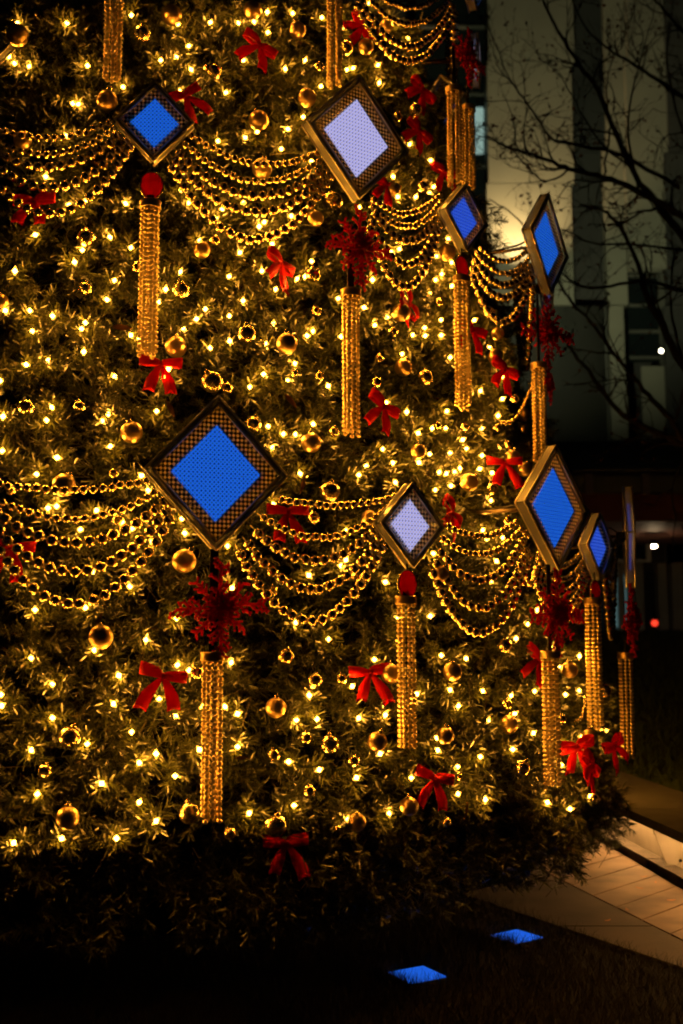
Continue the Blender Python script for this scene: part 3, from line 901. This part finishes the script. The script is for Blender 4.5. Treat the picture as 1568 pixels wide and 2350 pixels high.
TASS = [  # px, top, bottom, ring radius, height of the strap above the collar (px), label
 (266, -110, 192, 2.72, 60, 'gold bead tassel at the top left, ending above a small blue panel'), (768, -120, 208, 2.62, 60, 'gold bead tassel at the top ending behind the large white panel'),
 (1042, 215, 430, 2.56, 120, 'thick gold bead tassel at the top right of the tree outline'), (1074, 257, 440, 2.47, 90, 'thin gold bead tassel outermost at the top right'),
 (345, 480, 826, 2.73, 30, 'gold bead tassel under the bright red jewel'), (805, 683, 1004, 2.84, 170, 'gold bead tassel under the large white panel and its snowflake'),
 (1060, 650, 946, 2.73, 20, 'gold bead tassel under the small upper-right panel'), (1237, 848, 1066, 2.85, 180, 'gold bead tassel on the tree outline under the sideways panel'),
 (488, 1518, 1898, 3.17, 250, 'long gold bead tassel under the biggest blue panel'), (932, 1388, 1726, 3.08, 25, 'gold bead tassel under the small white panel and jewel'),
 (1263, 1512, 1815, 3.17, 210, 'gold bead tassel under the large lower-right panel'), (1361, 1388, 1680, 3.10, 20, 'gold bead tassel under the dark red jewel'),
 (1436, 1512, 1745, 3.14, 170, 'outermost gold bead tassel hanging clear of the tree at the right')]
for px, y0_, y1_, rr, sh, lab in TASS:
    p = ring(px, y0_, rr)
    dep = p.y
    L = p.z - at(px, y1_, dep).z
    e = link('tassel', None, None, None, Matrix.Translation(p))
    tag(e, lab, 'tassel', 'gold bead tassels')
    link('collar', COL, e, (0, 0, 0))
    nS = 8; rot = random.random()
    for k_ in range(nS):
        a = 2 * math.pi * (k_ + rot) / nS
        m = Matrix.Translation((math.cos(a) * .031, math.sin(a) * .031, .006)) @ Matrix.Rotation(random.gauss(0, .006), 4, 'X') @ Matrix.Rotation(random.gauss(0, .006), 4, 'Y')
        s = link('bead_strand', strand_mesh(L * random.uniform(.965, 1.0)), e, None, m); s['kind'] = 'stuff'
    hgt = sh * dep / FPX
    th = theta(p)
    link('strap', box_mesh('strap', (.030, .004, hgt), M['black'], 0, (0, 0, 0)), e, None, Matrix.Translation((0, 0, .01 + hgt / 2)) @ Matrix.Rotation(th, 4, 'Z'))

# ------------------------------------------------------------------ bead garlands
BEAD = {0: sphere_mesh('bead', .0150, M['bead'], 3), 1: sphere_mesh('bead', .0203, M['bead'], 3)}
PITCHB = {0: .0335, 1: .0445}
def strand(p0, p1, low_y, big, label, group, step=None):
    """beads on a hanging string from p0 to p1, sagging to the picture height low_y"""
    mid = (p0 + p1) / 2
    d = ray(784, low_y)
    zl = CAM_H + d.z * (mid.y / d.y)
    dep = p0.z, p1.z
    # parabola through both ends with its lowest point at zl
    a0, a1 = math.sqrt(max(p0.z - zl, .004)), math.sqrt(max(p1.z - zl, .004))
    N = 400; pts = []
    for i in range(N + 1):
        t = i / N
        u_ = -a0 + (a0 + a1) * t
        q = p0.lerp(p1, t); q.z = zl + u_ * u_
        # bulge: strands lie a little off the chord as they rest on the branches
        pts.append(q)
    e = link('bead_garland', None, None, p0.copy())
    tag(e, label, 'garland', group)
    pt = step or PITCHB[big]
    acc = 0; nb = 0
    string = [pts[0] - p0]
    for a, b in zip(pts, pts[1:]):
        acc += (b - a).length
        if acc >= pt:
            acc -= pt
            jit = Vector((random.gauss(0, .0015), random.gauss(0, .003), random.gauss(0, .0015)))
            if step: link('bead', STHIN, e, b - p0 + jit)
            else: link('bead', BEAD[big], e, b - p0 + jit)
            string.append(b - p0)
    string.append(pts[-1] - p0)
    link('string', tube_mesh('string', string, .0016, M['gold_small'], 4), e)
STHIN = sphere_mesh('bead', .0095, M['bead'], 2)
def anchor(px, py, rr): return ring(px, py, rr)
NM5 = ['topmost', 'second', 'third', 'fourth', 'lowest']
SWAGS = [
 ('left of the small square panel', [(-75, 262, 2.60), (-80, 270, 2.60), (-85, 285, 2.62), (-80, 300, 2.63), (-80, 310, 2.64)], [(255, 280, 2.60), (265, 292, 2.60), (280, 305, 2.62), (292, 322, 2.63), (300, 335, 2.64)], [316, 354, 383, 430, 490]),
 ('between small square panel and large white panel', [(425, 300, 2.60), (412, 318, 2.60), (395, 335, 2.63), (388, 350, 2.64), (382, 362, 2.65)], [(742, 344, 2.62), (752, 355, 2.62), (768, 365, 2.63), (770, 378, 2.64), (765, 395, 2.65)], [376, 416, 450, 488, 550]),
 ('between large white panel and small upper-right panel', [(848, 448, 2.62), (846, 462, 2.62), (850, 475, 2.64), (846, 490, 2.65), (842, 505, 2.66)], [(1012, 444, 2.60), (1018, 456, 2.60), (1020, 468, 2.62), (1020, 478, 2.63), (1016, 490, 2.64)], [498, 526, 558, 611, 663]),
 ('between small upper-right panel and the sideways panel', [(1098, 560, 2.64), (1088, 570, 2.64), (1082, 585, 2.66), (1080, 600, 2.67), (1078, 616, 2.68)], [(1212, 572, 2.76), (1218, 590, 2.76), (1220, 605, 2.77), (1221, 616, 2.78), (1222, 628, 2.79)], [601, 628, 655, 684, 741]),
 ('left of the biggest blue panel', [(-45, 1100, 2.96), (-50, 1118, 2.97), (-52, 1135, 3.0), (-55, 1150, 3.01), (-58, 1165, 3.02)], [(352, 1100, 2.97), (372, 1120, 2.97), (390, 1140, 3.0), (398, 1155, 3.01), (402, 1172, 3.02)], [1124, 1191, 1246, 1312, 1386]),
 ('between biggest blue panel and small white panel', [(628, 1142, 2.98), (590, 1178, 2.98), (574, 1205, 3.0), (556, 1230, 3.01), (540, 1250, 3.02)], [(905, 1140, 2.95), (895, 1160, 2.95), (888, 1182, 2.97), (884, 1212, 2.98), (884, 1240, 2.99)], [1162, 1234, 1288, 1353, 1425]),
 ('between small white panel and large lower-right panel', [(1018, 1200, 2.95), (1006, 1225, 2.95), (1000, 1252, 2.97), (992, 1272, 2.98), (984, 1295, 2.99)], [(1192, 1192, 3.0), (1202, 1208, 3.0), (1210, 1225, 3.01), (1216, 1248, 3.02), (1220, 1268, 3.03)], [1231, 1273, 1333, 1397, 1453]),
 ('between the two lower-right blue panels', [(1232, 1262, 3.0), (1230, 1275, 3.0), (1226, 1290, 3.0), (1224, 1300, 3.0), (1222, 1312, 3.0)], [(1345, 1250, 3.03), (1350, 1262, 3.03), (1352, 1275, 3.03), (1354, 1285, 3.03), (1354, 1298, 3.03)], [1300, 1330, 1362, 1394, 1425]),
]
for nm, A_, B_, lows in SWAGS:
    for i in range(5):
        strand(anchor(*A_[i]), anchor(*B_[i]), lows[i], 0 if i < 2 else 1, f'{NM5[i]} gold bead strand {nm}', 'gold bead garlands')
def behind(px, py, Y): return at(px, py, Y)
for i in range(5):                              # strands running round to the far side
    strand(anchor(1222, 600 + i * 8, 2.78), behind(1196 - i * 4, 600 + i * 6, 6.7), [705, 750, 790, 822, 850][i], 0 if i < 2 else 1,
           f'{["shortest", "second shortest", "middle", "second longest", "longest"][i]} gold bead strand hanging behind the sideways panel', 'gold bead garlands')
    strand(anchor(1384, 1262 + i * 7, 3.05), behind(1416 - i * 2, 1236 + i * 5, 6.75), [1330, 1362, 1395, 1430, 1462][i], 0 if i < 2 else 1,
           f'{["shortest", "second shortest", "middle", "second longest", "longest"][i]} gold bead strand between the small and the edge-on lower panels', 'gold bead garlands')
for i in range(4):
    strand(anchor([838, 826, 818, 812][i], -40 + i * 12, 2.42), anchor([1022, 1034, 1040, 1046][i], -20 + i * 14, 2.42), [34, 70, 118, 150][i], 0 if i < 2 else 1,
           f'{["topmost", "second", "third", "lowest"][i]} gold bead strand of the swag cut by the top edge', 'gold bead garlands')
for i in range(3):
    strand(anchor(1046 - i * 2, 10, 2.42), behind(1036 - i * 5, 30, 6.5), [188, 215, 295][i], 1, f'{["shortest", "middle", "longest"][i]} gold bead strand hanging along the upper tree outline', 'gold bead garlands')
strand(hit(1146, 972, .05), anchor(1221, 882, 2.78), 978, 0, 'thin string of tiny gold beads looping from the outline tassel', 'gold bead garlands', .021)
strand(hit(1322, 1652, .04), anchor(1346, 1600, 3.0), 1655, 0, 'short thin string of tiny gold beads low beside the right tassels', 'gold bead garlands', .021)

# ------------------------------------------------------------------ balls
def off_for(px, py, base):
    p = hit(px, py, base)
    n = Vector((math.sin(theta(p)), -math.cos(theta(p)), 0))
    inc = max(0, n.dot((CAM - p).normalized()))
    return base + .05 * (1 - inc)
capm = None
def cap_mesh():
    bm = bmesh.new()
    add_tube(bm, [(0, 0, .97), (0, 0, 1.0), (0, 0, 1.20)], [.20, .24, .22], 12)
    n = 12
    add_tube(bm, [(math.cos(2 * math.pi * i / n) * .11, 0, 1.28 + math.sin(2 * math.pi * i / n) * .11) for i in range(n + 1)], .03, 5, False)
    return bm_mesh('cap', bm, M['cap'], True)
CAPM = cap_mesh()
BALLS = {'matte': sphere_mesh('ball', 1, M['matte'], 4), 'gold': sphere_mesh('ball', 1, M['gold'], 4)}
def put_balls(D_, mk, kind):
    for kx_, sx in D_.items():
        for w in sx.split():
            x, y, r = map(float, w.split(','))
            px, py = cv(kx_, x, y); rp = cr(kx_, r)
            o_ = off_for(px, py, .028)
            p = hit(px, py, o_)
            rad = rp * (p - CAM).dot(fwd) / FPX
            n = Vector((math.sin(theta(p)), -math.cos(theta(p)), 0))
            m = Matrix.Translation(p) @ Matrix.Rotation(random.uniform(0, 6), 4, 'Z') @ Matrix.Rotation(random.gauss(0, .35), 4, 'X') @ Matrix.Scale(rad, 4)
            e = link('ornament_ball', BALLS[mk], None, None, m)
            link('cap', CAPM, e)
            k2 = kind if mk == 'matte' else (('small ' if rad < .030 else '') + kind)
            relate(e, k2, px, py, ('matte' if mk == 'matte' else 'shiny') + ' gold balls on the tree', 'ball')
            clear.append((p, n, rad * 1.08))
put_balls(MATTE, 'matte', 'matte gold ball')
put_balls(MIRROR, 'gold', 'shiny gold ball')

# ------------------------------------------------------------------ bows
def ribbon(bm, rows, th=.0016):
    """rows: list of (left, right) points; a two-sided strip with thickness"""
    n = len(rows)
    def off(i):
        l, r = Vector(rows[i][0]), Vector(rows[i][1])
        a = Vector(rows[max(i - 1, 0)][0]) + Vector(rows[max(i - 1, 0)][1]); b = Vector(rows[min(i + 1, n - 1)][0]) + Vector(rows[min(i + 1, n - 1)][1])
        nn = (b - a).cross(r - l)
        return nn.normalized() * th if nn.length > 1e-12 else Vector((0, th, 0))
    A_ = []
    for i, (l, r) in enumerate(rows):
        o_ = off(i)
        m_ = (Vector(l) + Vector(r)) / 2
        A_.append([bm.verts.new(Vector(l) + o_), bm.verts.new(m_ + o_), bm.verts.new(Vector(r) + o_), bm.verts.new(Vector(r) - o_), bm.verts.new(m_ - o_), bm.verts.new(Vector(l) - o_)])
    for a, b in zip(A_, A_[1:]):
        for i in range(6): bm.faces.new((a[i], a[(i + 1) % 6], b[(i + 1) % 6], b[i]))
    return A_
def bow_meshes(seed):
    rd = random.Random(seed)
    res = []
    for s in (-1, 1):                           # loops
        bm = bmesh.new(); rows = []
        n = 22; lift = rd.uniform(-.004, .012); lw = rd.uniform(.040, .048)
        for i in range(n + 1):
            t = i / n; a = t * 2 * math.pi
            x = s * (.5 - .5 * math.cos(a)) * .088
            y = -math.sin(a) * .022 - .004
            wd = lw * (.30 + .70 * math.sin(math.pi * t) ** .8) * .5
            zc = lift * math.sin(math.pi * t) + .010 * math.sin(math.pi * t) - (.003 * math.sin(a))
            wr = .003 * math.sin(a * 3 + seed)
            rows.append(((x, y + wr, zc + wd), (x, y - wr, zc - wd)))
        ribbon(bm, rows)
        res.append(('loop', bm_mesh('loop', bm, M['velvet'], True)))
    for s in (-1, 1):                           # tails with a swallow-tail end
        bm = bmesh.new(); rows = []
        n = 16; L = rd.uniform(.115, .14); sp = rd.uniform(.30, .55) * s; ph = rd.uniform(0, 3)
        for i in range(n + 1):
            t = i / n
            cx = sp * L * (t + .18 * math.sin(t * 3)); cz = -L * t * .97
            y = -.010 + .014 * math.sin(t * 4 + ph) * t - .01 * t
            wd = .5 * (.014 + .034 * min(1, t * 1.9))
            tw = .008 * math.sin(t * 3 + ph) * t
            rows.append(((cx - wd, y + tw, cz - wd * sp * .4), (cx + wd, y - tw, cz + wd * sp * .4)))
        A_ = ribbon(bm, rows)
        for v_ in (A_[-1][1], A_[-1][4]): v_.co.z += .022; v_.co.x -= .022 * sp
        res.append(('tail', bm_mesh('tail', bm, M['velvet'], True)))
    bm = bmesh.new()
    add_box(bm, Vector((0, -.008, 0)), (.020, .026, .024), None, .006)
    res.append(('knot', bm_mesh('knot', bm, M['velvet'], True)))
    return res
BW = [bow_meshes(s) for s in range(5)]
for i, (kx_, x, y, wd, roll, yaw, pitch) in enumerate(BOWS):
    px, py = cv(kx_, x, y); wp = cr(kx_, wd)
    o_ = off_for(px, py, -.05 if (kx_, x) == ('K', 420) else .035)
    p = hit(px, py, o_)
    n = Vector((math.sin(theta(p)), -math.cos(theta(p)), 0))
    inc = max(.45, abs(n.dot((CAM - p).normalized())))
    sc = min(max(wp * (p - CAM).dot(fwd) / FPX / .172 / inc, .72), .97)
    turn = -.35 * math.degrees(math.acos(min(1, inc)))
    e = link('ribbon_bow', None, None, None, frame_at(p, roll, yaw + turn, pitch) @ Matrix.Scale(sc, 4))
    for nm, me in BW[i % 5]: link(nm, me, e)
    relate(e, 'red velvet bow', px, py, 'red velvet bows on the tree', 'bow')
    rx = math.radians(roll)
    clear.append((p, n, .05))
    for s in (-1, 1):
        loc = e.matrix_basis @ Vector((s * .055, 0, .01)); clear.append((loc, n, .042))
        loc = e.matrix_basis @ Vector((s * .03, 0, -.06)); clear.append((loc, n, .04))
        loc = e.matrix_basis @ Vector((s * .045, 0, -.105)); clear.append((loc, n, .035))

# ------------------------------------------------------------------ dry leaves caught in the branches
def leaf_mesh():
    v = []; f = []
    n = 8
    for i in range(n + 1):
        t = i / n
        w = .30 * math.sin(math.pi * t) ** .7 * (1 - .25 * t) + .004
        zc = .10 * math.sin(t * 3)
        for s in (-1, 0, 1): v.append((t * 2 - 1, -.12 * abs(s) - zc, s * w))
    for i in range(n):
        for j in range(2):
            a = i * 3 + j
            f.append((a, a + 1, a + 4, a + 3))
    return pydata('dry_leaf', v, f, M['leaf'], True)
LFM = leaf_mesh()
for kx_, x, y, hl, roll in LEAVES:
    px, py = cv(kx_, x, y)
    p = hit(px, py, .03)
    o = link('dry_leaf', LFM, None, None, frame_at(p, roll, random.uniform(-15, 15), 10) @ Matrix.Scale(cr(kx_, hl) * (p - CAM).dot(fwd) / FPX, 4))
    relate(o, 'dry orange brown leaf', px, py, 'dry leaves caught in the tree', 'leaf')
    clear.append((p, Vector((math.sin(theta(p)), -math.cos(theta(p)), 0)), .035))

for li, (px, py, rz) in enumerate(((1478, 2010, 20), (1505, 2023, 70), (1468, 2036, 130), (1541, 2064, 15), (1440, 2085, 95), (1395, 2110, 40))):
    p = onz(px, py, .034)
    o = link('fallen_leaf', LFM, None, None, Matrix.Translation(p) @ Matrix.Rotation(R(rz), 4, 'Z') @ Matrix.Rotation(R(90), 4, 'X') @ Matrix.Scale(.024, 4))
    tag(o, f'{ORD[li]} small dry leaf fallen on the paving, counted from the bench to the lawn', 'leaf', 'leaves fallen on the paving')
# ------------------------------------------------------------------ fairy lights
pts = []
for kx_, sx in BULBS.items():
    for w in sx.split():
        x, y = map(float, w.split(','))
        q = cv(kx_, x, y)
        if all(math.hypot(q[0] - r[0], q[1] - r[1]) > 13 for r in pts): pts.append(q)
def bulb_mesh():
    k_ = 4
    v = [(0, 0, -.0130)] + [(math.cos(a * math.pi / 2) * .0104, math.sin(a * math.pi / 2) * .0104, 0) for a in range(4)] + [(0, 0, .0130)]
    f = [(0, 1 + (a + 1) % 4, 1 + a) for a in range(4)] + [(5, 1 + a, 1 + (a + 1) % 4) for a in range(4)]
    return pydata('bulb', v, f, M['bulb'])
def envelope_mesh():
    bm = bmesh.new()
    add_tube(bm, [(0, 0, -.0155), (0, 0, -.0095)], [.0046, .0038], 6)
    add_tube(bm, [(0, 0, .0095), (0, 0, .015), (0, 0, .021)], [.0030, .0034, .0006], 6)
    return bm_mesh('glass_tip', bm, M['bulb_glass'], True)
ENV = envelope_mesh()
GLOW = bpy.data.lights.new('bulb_light', 'POINT')
GLOW.energy = 1.15; GLOW.color = (1, .37, .032); GLOW.shadow_soft_size = .0134
def socket_mesh():
    bm = bmesh.new()
    add_tube(bm, [(0, 0, -.036), (0, 0, -.0152)], [.0048, .0052], 7)
    return bm_mesh('socket', bm, M['wire'], True)
BLB, SCK = bulb_mesh(), socket_mesh()
pts.sort(key=lambda q: q[1])
nstr = 14
bulb_pts = []
per = math.ceil(len(pts) / nstr)
for s in range(nstr):
    grp = sorted(pts[s * per:(s + 1) * per])
    if not grp: continue
    e = link('light_string', None)
    tag(e, f'{ORD[s]} string of warm fairy lights on the tree, counted from the top', 'fairy lights', 'fairy light strings')
    path = []
    extra = []
    zc = [sum(q[1] for q in grp) / len(grp)]
    for px, py in grp:
        o_ = off_for(px, py, random.uniform(-.055, .004))
        p = hit(px, py, o_)
        th = theta(p)
        n = Vector((math.sin(th), -math.cos(th), 0))
        d = (n * random.uniform(.2, 1.2) + Vector((random.gauss(0, .6), random.gauss(0, .3), random.gauss(.1, .7)))).normalized()
        m = Matrix.Translation(p) @ d.to_track_quat('Z', 'Y').to_matrix().to_4x4()
        b = link('bulb', BLB, e, None, m); link('bulb_light', GLOW, b)
        link('socket', SCK, b); link('glass_tip', ENV, b)
        bulb_pts.append(p); clear.append((p, n, .013)); clear.append((p + (CAM - p).normalized() * .03, n, .012))
        q = p - d * .034
        if path:
            a = path[-1]
            for t in (.33, .66):
                w = a.lerp(q, t); th2 = theta(w)
                rr = float(surf_r(th2, w.z)) - .09
                path.append(Vector((AX + math.sin(th2) * rr, AY - math.cos(th2) * rr, w.z - .02)))
        path.append(q)
    # the string goes on round the sides of the tree
    zz = sum(b_.matrix_local.translation.z for b_ in e.children) / len(e.children)
    for k_ in range(9):
        th = R(random.uniform(84, 128)) if k_ < 6 else R(random.uniform(-26, -9))
        z_ = max(zz + random.uniform(-.25, .25) + .35 * (k_ < 6), .85)
        rr = surf_1(th, z_) - .01
        n = Vector((math.sin(th), -math.cos(th), 0))
        m = Matrix.Translation((AX + n.x * rr, AY + n.y * rr, z_)) @ n.to_track_quat('Z', 'Y').to_matrix().to_4x4()
        b = link('bulb', BLB, e, None, m); link('bulb_light', GLOW, b)
        clear.append((m.translation.copy(), n, .013))
    link('wire', tube_mesh('wire', path, .0016, M['wire'], 4), e)

# ------------------------------------------------------------------ the Christmas tree itself
ct = link('christmas_tree', None, None, (AX, AY, 0))
tag(ct, 'huge lit artificial Christmas tree hung with gold and red decorations', 'tree')
ZB, ZT = .13, 4.6
TH0, TH1 = R(-32), R(132)
n_tip = 12500
th = rng.uniform(TH0, TH1, n_tip)
z = ZB + (ZT - ZB) * (1 - np.sqrt(rng.random(n_tip))) * 0 + rng.uniform(ZB, ZT, n_tip)
rr = surf_r(th, z)
P = np.stack([AX + np.sin(th) * rr, AY - np.cos(th) * rr, z], 1)
# fewer branch tips outside the picture
rel = P - np.array(CAM)
dep = rel @ np.array(fwd)
sx = 784 + FPX * rel[:, 0] / dep
sy = 1175 - FPX * (rel @ np.array(upv)) / dep
inn = (sx > -80) & (sx < 1650) & (sy > -120) & (sy < 2400)
keep = inn | (rng.random(n_tip) < .35)
hole = (np.sin(th * 41 + 2 * np.sin(z * 13)) + np.sin(z * 27 + 2.2 * np.sin(th * 33 + 1)) + .8 * np.sin(th * 77 - z * 31))[keep]
th, z, P = th[keep], z[keep], P[keep]
N = len(th)
nrm = np.stack([np.sin(th), -np.cos(th), np.zeros(N)], 1)
tan = np.stack([np.cos(th), np.sin(th), np.zeros(N)], 1)
up = np.array([0, 0, 1.0])
low = np.clip((.55 - z) / .3, 0, 1)
D = nrm * rng.uniform(.35, 1.0, N)[:, None] + tan * rng.normal(0, .55, N)[:, None] + up * (rng.normal(-.05, .50, N) - .5 * low)[:, None]
D /= np.linalg.norm(D, axis=1)[:, None]
Lt = rng.uniform(.13, .21, N)
tipoff = np.where(rng.random(N) + np.clip(hole * .32, -.5, .3) > .56, rng.normal(-.015, .028, N), rng.uniform(-.17, -.06, N))
tipP = P + nrm * tipoff[:, None]
base = tipP - D * Lt[:, None]
# sprays of needles right beside the bulbs
BP = np.array([tuple(p) for p in bulb_pts]); nb = len(BP) * 5
bi = np.repeat(np.arange(len(BP)), 5)
bth = np.arctan2(BP[bi, 0] - AX, -(BP[bi, 1] - AY))
bn_ = np.stack([np.sin(bth), -np.cos(bth), np.zeros(nb)], 1); bt_ = np.stack([np.cos(bth), np.sin(bth), np.zeros(nb)], 1)
ba = rng.uniform(0, 2 * math.pi, nb)
sid = bt_ * np.cos(ba)[:, None] + up * np.sin(ba)[:, None]
D2 = bn_ * rng.uniform(.25, .7, nb)[:, None] + sid * rng.uniform(.3, 1, nb)[:, None]; D2 /= np.linalg.norm(D2, axis=1)[:, None]
tip2 = BP[bi] + sid * rng.uniform(.026, .065, nb)[:, None] - bn_ * rng.uniform(.005, .045, nb)[:, None]
L2_ = rng.uniform(.10, .15, nb)
D = np.concatenate([D, D2]); Lt = np.concatenate([Lt, L2_]); tipP = np.concatenate([tipP, tip2])
base = np.concatenate([base, tip2 - D2 * L2_[:, None]]); N = len(D)
per_tip = 56
M_ = N * per_tip
ti = np.repeat(np.arange(N), per_tip)
t = np.tile(np.linspace(.04, 1.0, per_tip), N) + rng.normal(0, .02, M_)
Dn = D[ti]
aux = np.where(np.abs(D[:, 2:3]) > .9, np.array([[1., 0, 0]]), np.array([[0, 0, 1.]]))
U = np.cross(D, aux); U /= np.linalg.norm(U, axis=1)[:, None]
W = np.cross(D, U)
phi = rng.uniform(0, 2 * math.pi, M_)
radial = U[ti] * np.cos(phi)[:, None] + W[ti] * np.sin(phi)[:, None]
spread = rng.normal(.95, .18, M_) * (1 - .55 * np.clip((t - .75) / .25, 0, 1))
nd = Dn * np.cos(spread)[:, None] + radial * np.sin(spread)[:, None]
nl = rng.uniform(.030, .054, M_)
p0 = base[ti] + Dn * (Lt[ti] * t)[:, None]
p1 = p0 + nd * nl[:, None]
mid = (p0 + p1) / 2
ok = np.ones(M_, bool)
zo = np.argsort(mid[:, 2]); zs = mid[zo, 2]
for c, n_, r_ in clear:
    c = np.array(c); n_ = np.array(n_)
    a, b = np.searchsorted(zs, (c[2] - r_ - .05, c[2] + r_ + .05))
    idx = zo[a:b]
    idx = idx[(np.abs(mid[idx, 0] - c[0]) < r_ + .16) & (np.abs(mid[idx, 1] - c[1]) < r_ + .16)]
    for q in (mid[idx], p1[idx]):
        dlt = q - c
        al = dlt @ n_
        la = np.linalg.norm(dlt - al[:, None] * n_, axis=1)
        ok[idx[((al > -.004) & (la < r_)) | (np.linalg.norm(dlt, axis=1) < r_)]] = False
p0, p1, nd = p0[ok], p1[ok], nd[ok]
K = len(p0)
sd = np.cross(nd, rng.normal(size=(K, 3))); sd /= np.linalg.norm(sd, axis=1)[:, None]
hw = rng.uniform(.0017, .0028, K)[:, None]
org = np.array([AX, AY, 0])
needles = np.stack([p0 - sd * hw, p0 + sd * hw, p1 + sd * hw * .6, p1 - sd * hw * .6], 1) - org
cw = link('crown', quads_np('crown', needles, M['needle']), ct)
cw['kind'] = 'stuff'
sd = np.cross(D, rng.normal(size=(N, 3))); sd /= np.linalg.norm(sd, axis=1)[:, None]
sd *= .002
b2 = base - D * .10
st = np.stack([b2 - sd, b2 + sd, tipP + sd * .5, tipP - sd * .5], 1) - org
s_ = link('branch_stems', quads_np('branch_stems', st, M['stem']), ct); s_['kind'] = 'stuff'
# closed core added behind the needles, black for the shade in the gaps
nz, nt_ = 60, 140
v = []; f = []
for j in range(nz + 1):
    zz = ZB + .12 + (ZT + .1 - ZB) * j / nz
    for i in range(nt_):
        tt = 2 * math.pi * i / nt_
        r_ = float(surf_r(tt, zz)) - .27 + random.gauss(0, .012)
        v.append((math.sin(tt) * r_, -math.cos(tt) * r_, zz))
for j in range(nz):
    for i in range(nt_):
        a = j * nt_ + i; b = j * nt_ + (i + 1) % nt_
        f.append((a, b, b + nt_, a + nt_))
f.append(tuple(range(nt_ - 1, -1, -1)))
link('dark_core', pydata('dark_core', v, f, M['core']), ct)
link('trunk', tube_mesh('trunk', [(0, 0, 0), (0, 0, 3), (0, 0, 6)], [.16, .14, .10], M['stem'], 12), ct)

finish_labels()
print('bulbs', len(pts), 'needles', K, 'objects', len(bpy.data.objects))
